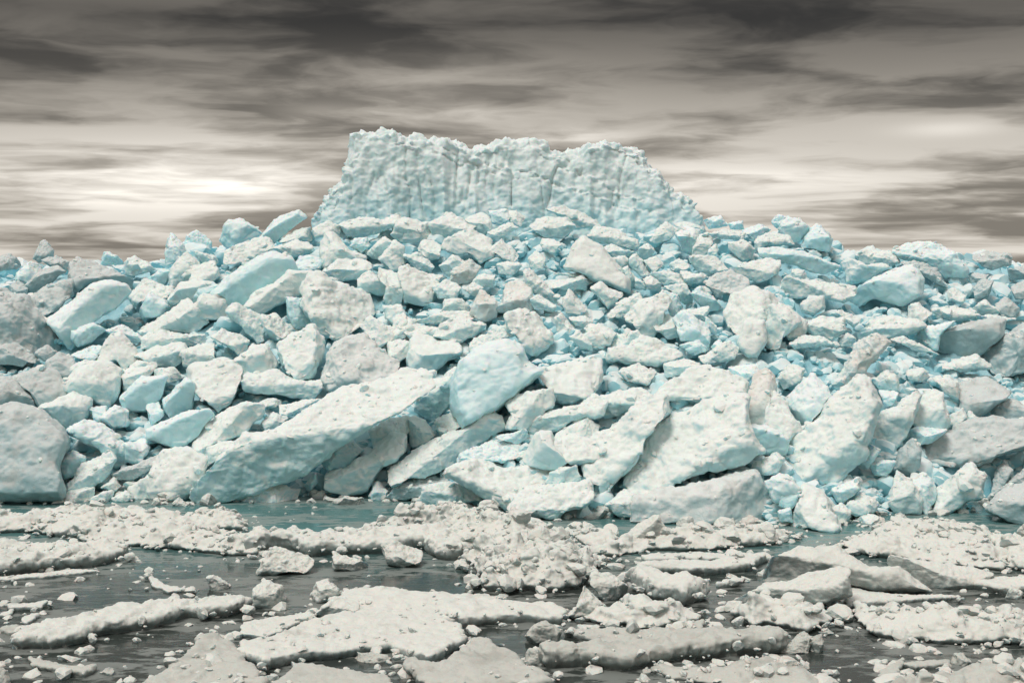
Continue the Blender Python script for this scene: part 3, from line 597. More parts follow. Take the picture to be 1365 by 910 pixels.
L;wg;ice_slab;flat triangular plate resting against the snowy ridge, left of the tilted cube|the triangular plate;15,405 80,270 270,330 240,375 80,405
L;kg;ice_chunk;;370,300 470,330 550,360 500,395 370,380
L;kg;ice_boulder;rounded grey boulder in the water, left of the large flat floe|the foreground boulder;-10,470 50,430 120,460 150,520 70,560 -20,560
L;kg;ice_chunk;;265,500 290,440 340,425 390,470 370,530 280,540
L;mg;ice_slab;;280,590 370,505 480,540 480,570 330,615
L;kg;ice_chunk;;180,620 250,575 290,610 200,655
M;kg;ice_chunk;small upright chunk in the brash right of the snowy hummock|;340,205 350,150 410,190 410,225 360,225
M;mg;ice_slab;thick leaning slab among the brash below the long grey waterline block|;550,210 620,150 690,130 720,190 690,230 600,285 490,285
M;kg;ice_boulder;smooth egg-like boulder with a dark front right of the snowy hummock|the dark-fronted boulder;375,440 390,395 470,395 550,460 540,500 450,530 420,510
M;kg;ice_chunk;;310,560 350,450 400,510 430,540 370,620 350,605 260,595
M;dg;ice_chunk;rounded loaf-shaped chunk floating below the dark-fronted boulder|the loaf-shaped chunk;75,690 110,640 160,625 230,670 220,725 120,730
M;kg;ice_chunk;;230,370 370,350 400,380 360,415 280,415
M;kg;ice_block;;1090,240 1110,180 1208,165 1240,230 1160,255
M;kg;ice_chunk;;60,830 80,770 130,745 165,790 150,835
N;kg;ice_chunk;;1120,515 1150,450 1200,490 1190,525
N;kg;ice_chunk;;170,575 220,540 275,580 240,615
N;kg;ice_chunk;;250,670 290,650 320,680 270,695
N;kg;ice_block;;40,750 180,670 215,700 200,770 80,775
N;kg;ice_chunk;;200,760 210,690 260,685 275,720 250,775
N;kg;ice_chunk;;860,835 880,770 920,770 960,810 930,835
N;kg;ice_chunk;;1050,770 1080,750 1110,770 1080,785
K;kg;ice_chunk;;805,75 840,40 875,75 840,92
K;kg;ice_chunk;;465,870 500,845 530,840 515,888
K;kg;ice_chunk;;-20,850 0,830 40,850 50,915 -20,935
L;kg;ice_chunk;;390,75 420,35 510,50 515,85 430,88
M;kg;ice_chunk;;350,130 380,75 440,70 500,120 450,140
M;kg;ice_chunk;;610,865 640,835 665,850 640,878
L;kg;ice_chunk;;600,770 640,710 700,710 680,760
L;kg;ice_chunk;;700,690 720,645 760,645 775,690
L;kg;ice_chunk;;440,800 480,770 560,765 630,790 600,820 470,825
'''
# sheet ; top height m ; roughness 0-1 ; label | handle ; outline
FLOES = '''
K;.55;.7;long thick floe with a rough snowy back, across the left foreground|;-60,75 90,90 330,60 640,65 860,95 1050,75 1140,130 1000,155 760,165 640,185 840,175 980,205 1200,240 1200,320 1060,315 800,285 560,270 330,240 150,210 -60,215
L;.62;.5;low rounded snowy ridge continuing right from the long left floe|;-20,250 80,235 180,185 300,225 480,205 565,185 640,210 800,190 1040,250 1060,290 960,340 860,335 780,290 640,310 420,310 270,320 140,290 -20,310
L;.9;1.;lumpy snow-covered hummock in the middle of the foreground|;590,195 720,150 830,95 940,60 1060,60 1190,90 1300,110 1420,160 1480,210 1540,260 1500,320 1590,350 1560,420 1500,470 1380,490 1210,480 1080,480 1070,420 980,340 1060,280 800,210
K;.5;.6;thick snowy plate entering from the left edge below the long left floe|;-60,230 60,235 150,245 300,250 300,275 430,265 540,280 575,330 450,370 280,380 0,415 -60,415
K;.14;.2;thin low strip of ice in front of the thick left plate|;-60,425 200,395 340,375 460,395 340,410 0,440 -60,445
K;.45;.4;long curved floe pointing right across the dark left foreground water|;80,750 100,660 230,620 400,590 560,540 700,525 830,530 1000,530 1130,535 1160,565 1080,605 850,605 720,655 560,680 440,690 400,720 300,745
K;.16;.1;small flat plate afloat near the left edge|;40,560 180,530 220,540 190,570 60,572
K;.2;.1;pale flat plate afloat in the lower left corner|;145,810 260,825 380,850 450,850 400,885 270,870 150,840
K;.14;.1;tiny diamond-shaped plate at the left edge below the small flat plate|;5,670 30,655 80,655 60,690
K;.12;.1;tiny oval plate at the left edge, level with the small flat plate|;-5,600 20,582 60,580 40,602
K;.14;.1;small forked scrap of ice left of the long curved floe|;115,600 180,600 170,610 120,640 110,630
K;.12;.3;small ragged scrap floating alone in the mid-left water|;690,410 760,440 870,480 790,492 720,465
K;.35;.5;triangular floe with a crumbled front in the lower left of the foreground|;730,900 800,830 830,780 920,720 940,680 1000,680 1080,710 1130,760 1170,830 1200,960 680,960
L;.35;.3;largest flat floe in the centre foreground, strewn with broken ice|;-50,720 100,680 280,600 480,560 370,490 430,455 630,455 800,480 1080,490 1200,520 1280,530 1390,520 1435,600 1410,640 1250,625 1190,630 1060,640 920,630 810,590 850,640 940,670 970,740 870,800 800,830 640,760 440,790 220,810 60,850 -60,800
L;.42;.2;smooth wedge-shaped floe cut by the bottom edge, pointing up|;870,800 1000,730 1040,680 1200,740 1250,790 1350,910 1360,960 800,960 700,830 830,840
L;.3;.2;low floe cut by the bottom edge left of the smooth wedge-shaped floe|;210,820 430,850 600,880 620,960 100,960
L;.16;.2;stack of thin broken plates at the left of the largest flat floe|;-60,620 150,590 250,580 290,610 180,650 50,710 -60,690
M;.25;.4;long level plate below the brash in the right middle foreground|;610,340 680,310 850,300 1200,310 1240,350 1000,350 650,360
M;.35;.2;curl-edged plate just in front of the long level plate|;600,385 640,370 740,350 840,340 900,350 1180,350 1110,390 900,410 720,395
M;.5;.9;bank of crumbled brash under the long grey waterline block|;430,290 500,230 560,200 640,180 720,200 830,190 1000,190 1090,190 1208,170 1300,230 1208,270 900,295 680,290 500,320 340,320
M;.8;.5;short snowy ridge right of the dark-fronted boulder|;560,460 630,415 720,440 800,440 900,510 820,560 760,540 640,520
M;.6;.9;knobbly grey hummock below the short snowy ridge|;370,620 440,560 500,500 600,520 700,530 780,540 860,590 880,620 760,660 600,660 480,640
M;.2;.6;low crumbling plate in front of the knobbly grey hummock|;250,690 440,650 600,650 760,650 900,640 880,700 660,710 560,740 440,740
M;.6;.4;long wavy ridge of ice crossing the lower right of centre|;140,830 170,780 310,790 390,750 500,760 680,730 800,700 990,670 1070,700 1130,680 1208,700 1280,760 1000,790 900,800 700,820 560,850 330,840 170,840
M;.3;.8;rubble-strewn floe cut by the bottom edge right of centre|;680,860 830,820 1000,810 1100,770 1208,760 1350,800 1420,860 1430,960 1000,920 760,890
N;.5;.7;bright pitted snow field on the right in front of the pile|;350,270 470,200 580,130 700,110 860,120 1050,170 1060,230 1140,330 1090,390 900,370 580,330 440,310
N;.16;.1;thin flat tongue of ice in front of the thick slab on edge|;380,440 500,480 620,490 720,500 900,520 700,530 560,545 420,550 380,500
N;.62;.8;long lumpy floe running off the right edge|;430,620 420,560 560,550 700,560 880,570 1090,520 1300,520 1300,730 1000,720 800,730 620,710 490,680
N;.6;.9;lumpy rubble floe left of the long lumpy floe, under the tapering slab|;-140,600 0,505 80,510 180,560 270,590 260,640 190,680 0,640 -60,660
N;.5;.8;rough floe filling the bottom right corner|;600,960 700,870 860,850 930,800 1050,800 1208,760 1300,760 1300,960
N;.12;.1;thin plank-like plate near the bottom right corner|;640,830 690,810 850,800 850,830 700,845
N;.14;.1;small pale plate left of the thin plank-like plate|;530,890 560,830 640,795 640,830 600,880
N;.4;.4;low rounded floe at the right edge behind the long lumpy floe|;960,470 1010,430 1140,430 1300,450 1300,500 1120,500
N;.5;1.;heap of small brash at the right edge beside the pitted snow field|;1060,230 1130,190 1300,180 1300,400 1150,380
M;.18;.3;brash-edged plate in the gap left of the curl-edged plate|;960,470 1040,430 1090,440 1040,460
M;.3;1.;scatter of crumbled ice right of the small upright chunk|;270,200 330,180 480,200 490,240 420,290 360,270
'''
ICEBERG = ('P', '20,650 60,580 140,440 210,400 260,260 275,80 370,80 480,55 560,70 640,120 730,90 760,120 900,110 1000,145 1060,185 1130,150 1200,145 1300,140',
           'Q', '60,85 130,85 180,110 200,92 270,95 310,142 480,150 550,120 650,90 680,75 780,80 840,115 910,135 970,240 1080,350 1120,420 1220,460 1280,590 1310,660 1310,800 -1240,800')
# ----------------------------------------------------------- parse outlines --
def outline(sheet, s):
    x0, y0, k = SHEETS[sheet]
    return np.array([[x0 + k * float(a), y0 + k * float(b)] for a, b in (p.split(',') for p in s.split())])


class Rec: pass


recs = []
for line in BLOCKS.strip().splitlines():
    sheet, st, name, lab, pts = line.split(';')
    r = Rec(); r.style, r.tint = st; r.name = name; r.fore = sheet in 'KLMN'
    r.label, r.handle = (lab.split('|') + [''])[:2]
    r.px = outline(sheet, pts); r.c = (r.px.max(0) + r.px.min(0)) / 2
    r.area = .5 * abs(np.dot(r.px[:, 0], np.roll(r.px[:, 1], 1)) - np.dot(r.px[:, 1], np.roll(r.px[:, 0], 1)))
    recs.append(r)

# ---------------------------------------------------- the slope of the pile --
BASE_PX = np.array([(-700, 640), (-60, 668), (260, 668), (420, 664), (560, 668), (700, 695), (850, 692), (1080, 704), (1200, 690), (1365, 668), (2060, 640)], float)
TOP_PX = np.array([(-900, 3.5), (-400, 6.5), (0, 7.9), (200, 8.0), (300, 9.0), (400, 9.5), (900, 9.7), (1060, 9.5), (1140, 8.7), (1250, 8.5), (1365, 8.0), (1800, 6.5), (2300, 3.5)], float)
BASE_Y = np.array([on_level(x, y, 0)[1] for x, y in BASE_PX])
RIDGE = 57.0


def slope_z(x, y):
    u = x / np.maximum(y, 1) * FPX + CX
    y0 = np.interp(u, BASE_PX[:, 0], BASE_Y); z1 = np.interp(u, TOP_PX[:, 0], TOP_PX[:, 1])
    t = (y - y0) / (RIDGE - y0)
    up = z1 * np.clip(t, 0, 1) ** .8
    back = np.clip((y - 70) / 26, 0, 1)
    return np.where(t < 0, t * 6, up * (1 - back * back * (3 - 2 * back)) - 1.2 * back)


def slope_hit(px, py):
    """Where the line of sight meets the slope: Y, or just past the ridge when it passes above."""
    Y = np.linspace(30, 59, 291); d = ray(px, py)
    z = CAMH + d[2] * Y
    hit = z <= slope_z(d[0] * Y, Y)
    return float(Y[hit.argmax()]) if hit.any() else 58.2


# ----------------------------------------------------------- mesh utilities --
def mesh_from(name, v, f):
    me = bpy.data.meshes.new(name); me.from_pydata([tuple(p) for p in v], [], [tuple(q) for q in f]); return me


def fast_mesh(name, v, tris):
    me = bpy.data.meshes.new(name); n = len(tris); k = tris.shape[1]
    me.vertices.add(len(v)); me.vertices.foreach_set('co', np.ascontiguousarray(v, np.float32).ravel())
    me.loops.add(n * k); me.loops.foreach_set('vertex_index', np.ascontiguousarray(tris, np.int32).ravel())
    me.polygons.add(n); me.polygons.foreach_set('loop_start', np.arange(0, n * k, k, dtype=np.int32))
    me.update(calc_edges=True); me.validate()
    me.polygons.foreach_set('use_smooth', np.ones(len(me.polygons), bool))
    return me


def get_co(me):
    a = np.empty(len(me.vertices) * 3, np.float32); me.vertices.foreach_get('co', a); return a.reshape(-1, 3).astype(float)


def get_no(me):
    a = np.empty(len(me.vertices) * 3, np.float32); me.vertices.foreach_get('normal', a); return a.reshape(-1, 3).astype(float)


def put(me, v):
    me.vertices.foreach_set('co', v.astype(np.float32).ravel())
    me.polygons.foreach_set('use_smooth', np.ones(len(me.polygons), bool)); me.update()


def tag(o, label, cat, group=None, kind=None):
    o['label'] = label
    if cat: o['category'] = cat
    if group: o['group'] = group
    o['kind'] = kind or 'thing'


def link(name, me, mat, loc=(0, 0, 0)):
    o = bpy.data.objects.new(name, me); me.materials.clear(); me.materials.append(mat); o.location = loc
    COL.objects.link(o); return o


def lens_solid(P, c, tf, tb, sf=.84, sb=.84):
    """Closed solid with the outline P (3-D points on one leaning plane) round c, thick tf towards and tb away from the viewer."""
    n = len(P); back = unit(c - EYE)
    rings = [c + (P - c) * s + back * o for s, o in ((sf * .6, -tf), (sf, -tf * .92), (1.0, -tf * .5), (1.0, tb * .4), (sb, tb))]
    v = np.concatenate(rings + [[c - back * tf * 1.03], [c + back * tb]])
    f = []
    for k in range(len(rings) - 1):
        for i in range(n):
            j = (i + 1) % n; f.append((k * n + i, k * n + j, (k + 1) * n + j, (k + 1) * n + i))
    m = len(rings) * n
    for i in range(n):
        j = (i + 1) % n; f.append((m, j, i)); f.append((m + 1, (len(rings) - 1) * n + i, (len(rings) - 1) * n + j))
    # outward orientation whichever way the outline was read
    a = v[f[0][1]] - v[f[0][0]]; b = v[f[0][2]] - v[f[0][0]]
    if np.dot(np.cross(a, b), v[f[0][0]] - (c + back * .0)) < 0: f = [tuple(reversed(q)) for q in f]
    return v, f


def soft_clip(v, p0, n, k):
    """Push what sticks out of the plane (p0, n) back onto it, with a rounded edge of size k."""
    d = (v - p0) @ n
    over = k * np.log1p(np.exp(np.clip(d / k, -30, 30)))
    return v - over[:, None] * n


# --------------------------------------------------------------- ice blocks --
PRE = {'w': (-.45, 40, 24), 'm': (.05, 52, 18), 'b': (.42, 62, 14), 'k': (.1, 50, 14), 'd': (0, 0, 0)}
tmp = []
for i, r in enumerate(recs):
    rg = np.random.default_rng(100 + i)
    lo = r.px[:, 1].max(); r.rg = rg
    if r.fore:
        Y = on_level(r.c[0], lo - 2, 0)[1] + .15
    else:
        ybase = r.c[1] + .35 * (lo - r.c[1])
        Y = slope_hit(r.c[0], ybase)
        yw = np.interp(r.c[0], BASE_PX[:, 0], BASE_PX[:, 1])
        if lo > yw - 12: Y = min(Y, on_level(r.c[0], lo - 2, 0)[1] + .25)
    r.Y = Y
    lean = .2 if r.fore else (.6 if r.area > 2500 else .35)
    c = at(r.c[0], r.c[1], Y); nrm = unit((0, -1, lean))
    P = []
    for x, y in r.px:
        d = ray(x, y); P.append(EYE + d * (np.dot(c - EYE, nrm) / np.dot(d, nrm)))
    P = np.array(P); c = P.mean(0) * .5 + c * .5; P = c + (P - c) * (1.13 if r.area < 2500 and not r.fore else 1.07)
    w = np.cov((P - c).T); ev, evec = np.linalg.eigh(w)
    long_ax = evec[:, 2]; r.major = 2 * math.sqrt(ev[2]) * 1.55; r.minor = 2 * math.sqrt(ev[1]) * 1.55
    r.aspect = r.major / max(r.minor, .01)
    back = unit(c - EYE)
    pdir = np.cross(long_ax, back); pdir = unit(pdir - back * np.dot(pdir, back))
    if pdir[2] < 0: pdir = -pdir
    if r.aspect < 1.35 or abs(pdir[2]) < .35:
        pdir = unit(np.array([rg.uniform(-.35, .35), 0, 1.0])); pdir = unit(pdir - back * np.dot(pdir, back))
    r.P, r.cc, r.pdir, r.back = P, c, pdir, back
    tf, tb = r.minor * .52, r.minor * .55
    if r.area > 6000 and r.style in 'wmb': tf, tb = r.minor * .48, r.minor * .6
    r.tf = tf
    v, f = lens_solid(P, c, tf, tb)
    me = mesh_from('tmp', v, f); o = bpy.data.objects.new('tmp', me); COL.objects.link(o)
    md = o.modifiers.new('r', 'REMESH'); md.mode = 'VOXEL'; md.voxel_size = float(np.clip(r.minor / 34, .022, .06)) if not r.fore else float(np.clip(r.minor / 40, .014, .035))
    s = o.modifiers.new('s', 'SMOOTH'); s.factor = .5; s.iterations = 3 if r.style != 'd' else 18
    tmp.append(o)

# the iceberg: its outline from the photograph on a wall 7 m thick
pi = np.concatenate([outline(ICEBERG[0], ICEBERG[1]), outline(ICEBERG[2], ICEBERG[3])])
BERG_Y = 60.0
Pb = np.array([at(x, y, BERG_Y) for x, y in pi]); nb = len(Pb); cb = np.array([Pb[:, 0].mean(), BERG_Y, 9.0])
vb = []
for dy, sx, dz in ((-.6, .985, -.30), (-.25, 1, 0.), (2.0, 1, .02), (6.0, .96, -.15), (7.2, .9, -.5)):
    for p in Pb:
        h = np.clip((p[2] - 9) / 4, 0, 1)
        vb.append((cb[0] + (p[0] - cb[0]) * sx, BERG_Y + dy + (1.0 * h if dy < 1 else -.2 * h), p[2] + dz * h))
fb = []
for k in range(4):
    for i in range(nb):
        j = (i + 1) % nb; fb.append((k * nb + i, k * nb + j, (k + 1) * nb + j, (k + 1) * nb + i))
fb.append(tuple(range(nb))[::-1]); fb.append(tuple(range(4 * nb, 5 * nb)))
mb = mesh_from('tmp', vb, [tuple(reversed(q)) for q in fb]); ob = bpy.data.objects.new('tmp', mb); COL.objects.link(ob)
md = ob.modifiers.new('r', 'REMESH'); md.mode = 'VOXEL'; md.voxel_size = .062
s = ob.modifiers.new('s', 'SMOOTH'); s.factor = .5; s.iterations = 6
tmp.append(ob)

dg = bpy.context.evaluated_depsgraph_get(); dg.update()
solid = [bpy.data.meshes.new_from_object(o.evaluated_get(dg)) for o in tmp]
for o in tmp:
    me = o.data; bpy.data.objects.remove(o); bpy.data.meshes.remove(me)


def weather(v, no, size, rg, amp=1.0, seed=None):
    """Fractured, melted surface: large facets, hollows, then rime."""
    off = rg.uniform(0, 60, 3) if seed is None else seed
    s = max(size, .25)
    d = .075 * s * fbm(v / (.6 * s) + off, 2) + .024 * s * fbm(v / (.24 * s) + off, 2)
    d = d - .035 * s ** .7 * np.clip(billow(v / (.36 * s ** .8) + off, 2), -1, 1) * .6
    d = d + .045 * s ** .8 * shards(v / (.52 * s ** .8) + off) + .010 * shards(v / .19 + off)
    d = d + .011 * fbm(v / .13 + off, 3, .6)
    up = np.clip(no[:, 2] * 1.5, 0, 1)                               # wind-packed snow crust on what faces up
    d = d + up * (.038 * billow(v / .36 + off, 3) + .016 * fbm(v / .09 + off, 2))
    return v + no * (d * amp)[:, None]


shaped = []
for r, me in zip(recs, solid):
    v = get_co(me); rg = r.rg
    a_r, a_al, a_be = PRE[r.style]
    k = .04 * r.minor + .012
    if r.style == 'k': a_r, a_al, a_be = rg.uniform(-.3, .4), rg.uniform(38, 66), rg.uniform(-8, 30)
    if r.style != 'd':
        a_al += rg.uniform(-5, 5); a_be += rg.uniform(-5, 5)
        q = r.cc + r.pdir * a_r * r.minor * .5 - r.back * r.tf * .72
        side = np.cross(r.back, r.pdir) * rg.uniform(-.25, .25)
        al, be = math.radians(a_al), math.radians(a_be)
        v = soft_clip(v, q, unit(r.pdir * math.sin(al) - r.back * math.cos(al) + side), k)
        v = soft_clip(v, q, unit(-r.pdir * math.sin(be) - r.back * math.cos(be) - side), k)
        if r.style == 'k' or (r.style in 'wm' and r.aspect < 1.6):
            sx = unit(np.cross(r.back, r.pdir)) * (1 if rg.random() < .5 else -1)
            g = math.radians(rg.uniform(35, 60))
            v = soft_clip(v, r.cc + sx * r.minor * rg.uniform(.0, .22) - r.back * r.tf * .7,
                          unit(sx * math.sin(g) - r.back * math.cos(g) + r.pdir * rg.uniform(-.1, .35)), k)
    put(me, v); no = get_no(me)
    rough = {'w': 1.1, 'm': .95, 'b': .6, 'k': .85, 'd': .7}[r.style]
    if r.name == 'ice_fin' or (r.fore and r.tint in 'gm' and r.style == 'm'): rough *= .6
    v = weather(v, no, min(r.minor, 1.5), rg, rough)
    org = np.array([r.cc[0], r.cc[1], v[:, 2].min()])
    put(me, v - org); r.loc = org; me.name = r.name
    r.obj = link(r.name, me, MAT[('vignetted' if r.c[1] > 835 else 'floe') if r.fore else r.tint], org)

# iceberg wall: flutes running down, cauliflower lumps, thin ribs
me = solid[-1]; v = get_co(me); no = get_no(me)
d1, d2 = worley(v / np.array([1.15, 1.15, .95]) + 3.3)
e1, e2 = worley(v / .42 + 8.1)
lump = np.clip(.62 - d1, -.2, .6); lump2 = np.clip(.55 - e1, -.2, .5)
flute = fbm(v * np.array([1.0, 1.0, .13]) + 5, 4)
hh = np.clip((v[:, 2] - 8.7) / 4, 0, 1)
pt = np.clip(fbm(v / 2.2 + 11, 2) * 1.3 + .45, 0, 1)
d = .26 * lump * pt + .10 * lump2 * (1 - .6 * pt) + -.0 * d2 + .13 * flute * (.4 + .6 * hh) + .34 * fbm(v * np.array([.5, .5, .26]) + 40, 4) + .04 * shards(v / .5) + .03 * shards(v / .2) + .025 * fbm(v / .16, 3, .6)
grv = np.clip(1 - np.abs(fbm(v * np.array([.8, .8, .07]) + 23, 3)) / .16, 0, 1)
d = d - .24 * grv * np.clip(fbm(v * np.array([.5, .5, .3]) + 3, 2) + .5, 0, 1) + np.where(no[:, 2] > .35, .22 * billow(v / .6 + 2, 3), 0) + .05 * fbm(v / .33 + 6, 3)
for px, wd, am, zlo in ((592, .20, .42, 0), (634, .12, .28, .35), (704, .45, .22, 0), (805, .25, .2, .2), (785, .16, .2, 0), (866, .5, .25, 0), (520, .4, .18, 0)):
    xr = (px - CX) / FPX * BERG_Y
    d = d + am * np.exp(-((v[:, 0] - xr - .12 * perlin(v * .7)) / wd) ** 2) * (hh > zlo) * np.clip(1.3 - hh, 0, 1)
v = v + no * (d * np.where(no[:, 2] > .6, .7, 1))[:, None]
org = np.array([cb[0], BERG_Y + 3, 7.0]); put(me, v - org); me.name = 'iceberg'
berg = link('iceberg', me, MAT['berg'], org)
tag(berg, 'broad flat-topped iceberg with a fluted pale turquoise wall, standing on top of the rubble pile', 'iceberg')

# -------------------------------------------------------------------- floes --
class Floe: pass


def poly_dist(P, q):
    """Signed distance (inside positive) of points q to the closed polygon P."""
    d = np.full(len(q), 1e9); ins = np.zeros(len(q), bool)
    for i in range(len(P)):
        a, b = P[i], P[(i + 1) % len(P)]; e = b - a; w = q - a
        t = np.clip((w @ e) / max(e @ e, 1e-12), 0, 1); d = np.minimum(d, ((w - t[:, None] * e) ** 2).sum(1))
        cnd = ((a[1] <= q[:, 1]) & (b[1] > q[:, 1])) | ((b[1] <= q[:, 1]) & (a[1] > q[:, 1]))
        x = a[0] + (q[:, 1] - a[1]) / (e[1] if abs(e[1]) > 1e-12 else 1e-12) * e[0]
        ins ^= cnd & (q[:, 0] < x)
    return np.where(ins, 1, -1) * np.sqrt(d)


def floe_shape(P, H, rough, q, off):
    q3 = np.c_[q, np.zeros(len(q))]
    d = poly_dist(P, q)
    d = d + (.13 if H > .23 else .05) + .16 * min(1, H * 2) * fbm(q3 / .9 + off, 3) + .05 * fbm(q3 / .2 + off, 2)
    ew = .05 + .30 * H
    t = np.clip((d + .04) / ew, 0, 1); prof = t * (2 - t)
    lumps = .5 * np.clip(billow(q3 / .75 + off, 3) + .25, 0, 2) + .30 * fbm(q3 / 1.7 + off, 2)
    c1, c2 = worley(q3 / .55 + off)
    lumps = lumps + .55 * np.clip(.55 - c1, 0, .6) * (fbm(q3 / 1.3 + off + 5, 2) > -.1)
    if rough > .65: t = np.clip(d / (.25 + 1.3 * H), 0, 1); prof = t * (2 - t)
    e = .45 if rough <= .65 else .15
    z = .02 + (H * (.82 + .25 * fbm(q3 / 2.2 + off, 2)) - .02) * (e + (1 - e) * prof)
    z = z + rough * np.clip(H, .15, .6) * lumps * np.clip(d / .3, 0, 1) + .022 * (.4 + rough) * fbm(q3 / .14 + off, 3, .6) * t
    return z, d


floes = []
for i, line in enumerate(FLOES.strip().splitlines()):
    sheet, H, ro, lab, pts = line.split(';'); H = float(H) * .82; ro = float(ro)
    px = outline(sheet, pts); top = []
    for x, y in px:
        ys = []
        for k in range(len(px)):                                     # span of the outline in this column of the picture
            a, b = px[k], px[(k + 1) % len(px)]
            if (a[0] - x) * (b[0] - x) <= 0 and a[0] != b[0]: ys.append(a[1] + (x - a[0]) / (b[0] - a[0]) * (b[1] - a[1]))
        span = max(ys) - min(ys) if ys else 0
        t = (max(ys) - y) / span if span > 3 else 0
        g = on_level(x, y, 0)
        top.append(on_level(x, y, min(H * t, .5 * span * t * g[1] / FPX))[:2])
    P = np.array(top); lo, hi = P.min(0) - .9, P.max(0) + .9
    st = .06 if H > .2 else .035
    nx, ny = int((hi[0] - lo[0]) / st) + 2, int((hi[1] - lo[1]) / st) + 2
    gx, gy = np.meshgrid(lo[0] + np.arange(nx) * st, lo[1] + np.arange(ny) * st)
    q = np.c_[gx.ravel(), gy.ravel()]; off = np.array([i * 7.7, i * 3.1, 2.0])
    z, d = floe_shape(P, H, ro, q, off)
    ok = (d > 0).reshape(ny, nx)
    cell = ok[:-1, :-1] & ok[1:, :-1] & ok[:-1, 1:] & ok[1:, 1:]
    idx = np.arange(nx * ny).reshape(ny, nx)
    quads = np.c_[idx[:-1, :-1][cell], idx[:-1, 1:][cell], idx[1:, 1:][cell], idx[1:, :-1][cell]]
    use = np.unique(quads); re = np.full(nx * ny, -1); re[use] = np.arange(len(use))
    v = np.c_[q, z][use]; quads = re[quads]; n = len(v)
    e = np.concatenate([quads[:, [k, (k + 1) % 4]] for k in range(4)]); key = e[:, 0] * (n + 1) + e[:, 1]; rkey = e[:, 1] * (n + 1) + e[:, 0]
    rim = e[~np.isin(key, rkey)]
    low = v.copy(); low[:, 2] = -.42
    allq = np.concatenate([quads, quads[:, ::-1] + n, np.c_[rim[:, 1], rim[:, 0], rim[:, 0] + n, rim[:, 1] + n]])
    o = bpy.data.objects.new('tmp', fast_mesh('tmp', np.concatenate([v, low]), allq)); COL.objects.link(o)
    md = o.modifiers.new('r', 'REMESH'); md.mode = 'VOXEL'; md.voxel_size = .042 if H > .2 else .028
    sm = o.modifiers.new('s', 'SMOOTH'); sm.factor = .5; sm.iterations = 2
    c = np.array([P[:, 0].mean(), P[:, 1].mean(), -.35])
    F = Floe(); F.P, F.H, F.ro, F.off, F.z, F.q, F.d, F.tmp, F.c, F.label, F.py = P, H, ro, off, z, q, d, o, c, lab.split('|')[0], px[:, 1].mean(); floes.append(F)

dg = bpy.context.evaluated_depsgraph_get(); dg.update()
for F in floes: F.me = bpy.data.meshes.new_from_object(F.tmp.evaluated_get(dg))
for F in floes:
    me = F.tmp.data; bpy.data.objects.remove(F.tmp); bpy.data.meshes.remove(me)
    v = get_co(F.me); no = get_no(F.me)
    c1, _ = worley(v / .5 + F.off); c2, _ = worley(v / .22 + F.off + 4)
    patch = np.clip(fbm(v / 1.4 + F.off + 9, 2) * 1.6 + .35, 0, 1)
    k = min(1, F.H / .4)
    d = k * F.ro * patch * (.06 * np.clip(.6 - c1, 0, .6) + .04 * np.clip(.6 - c2, 0, .6)) + .035 * k * fbm(v / .35 + F.off, 3, .6) + k * (.03 + .14 * F.ro * patch) * shards(v / (.30 + .14 * F.ro) + F.off) + (.006 + .02 * k * F.ro * patch) * shards(v / .12 + F.off) + .014 * fbm(v / .1 + F.off, 2)
    wall = np.clip(1 - np.abs(no[:, 2]) * 1.3, 0, 1) * np.clip((.16 * k - v[:, 2]) / .14, 0, 1)     # melted notch at the waterline
    d = d - .13 * k * wall
    put(F.me, v + no * d[:, None] - F.c); F.me.name = 'ice_floe'
    o = link('ice_floe', F.me, MAT['vignetted' if F.py > 840 else 'floe'], F.c)  # floes low in frame get the vignette-darkened colour
    tag(o, F.label, 'ice floe', 'floes in the foreground water')


# ------------------------------------------- the core of the pile and water --
def grid_sheet(xs, ys, zf):
    gx, gy = np.meshgrid(xs, ys); q = np.c_[gx.ravel(), gy.ravel()]
    z = zf(q); ny, nx = gx.shape; idx = np.arange(nx * ny).reshape(ny, nx)
    f = np.c_[idx[:-1, :-1].ravel(), idx[:-1, 1:].ravel(), idx[1:, 1:].ravel(), idx[1:, :-1].ravel()]
    return np.c_[q, z], f


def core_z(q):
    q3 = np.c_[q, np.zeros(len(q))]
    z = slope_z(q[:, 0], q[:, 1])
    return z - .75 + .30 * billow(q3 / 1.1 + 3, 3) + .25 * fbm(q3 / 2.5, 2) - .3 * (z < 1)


v, f = grid_sheet(np.arange(-62, 62.1, .16), np.arange(35, 100, .16), core_z)
keep = (v[f][:, :, 2].max(1) > -1.2); f = f[keep]
use = np.unique(f); re = np.full(len(v), -1); re[use] = np.arange(len(use))
o = link('packed_ice', fast_mesh('packed_ice', v[use], re[f]), MAT['core'])
tag(o, 'packed ice, glow-tinted blue, filling the heart of the pile between the blocks', 'ice', None, 'stuff')

xs = np.concatenate([[-40000, -4000, -600, -150], np.linspace(-60, 60, 41), [150, 600, 4000, 40000]])
ys = np.concatenate([[-4000, -300, -40], np.linspace(0, 100, 41), [300, 1200, 6000, 45000]])
v, f = grid_sheet(xs, ys, lambda q: np.zeros(len(q)))
o = link('sea', fast_mesh('sea', v, f), water_material()); o['kind'] = 'structure'; o['label'] = 'dark grey sea water with patches of slush, turquoise near the pile'


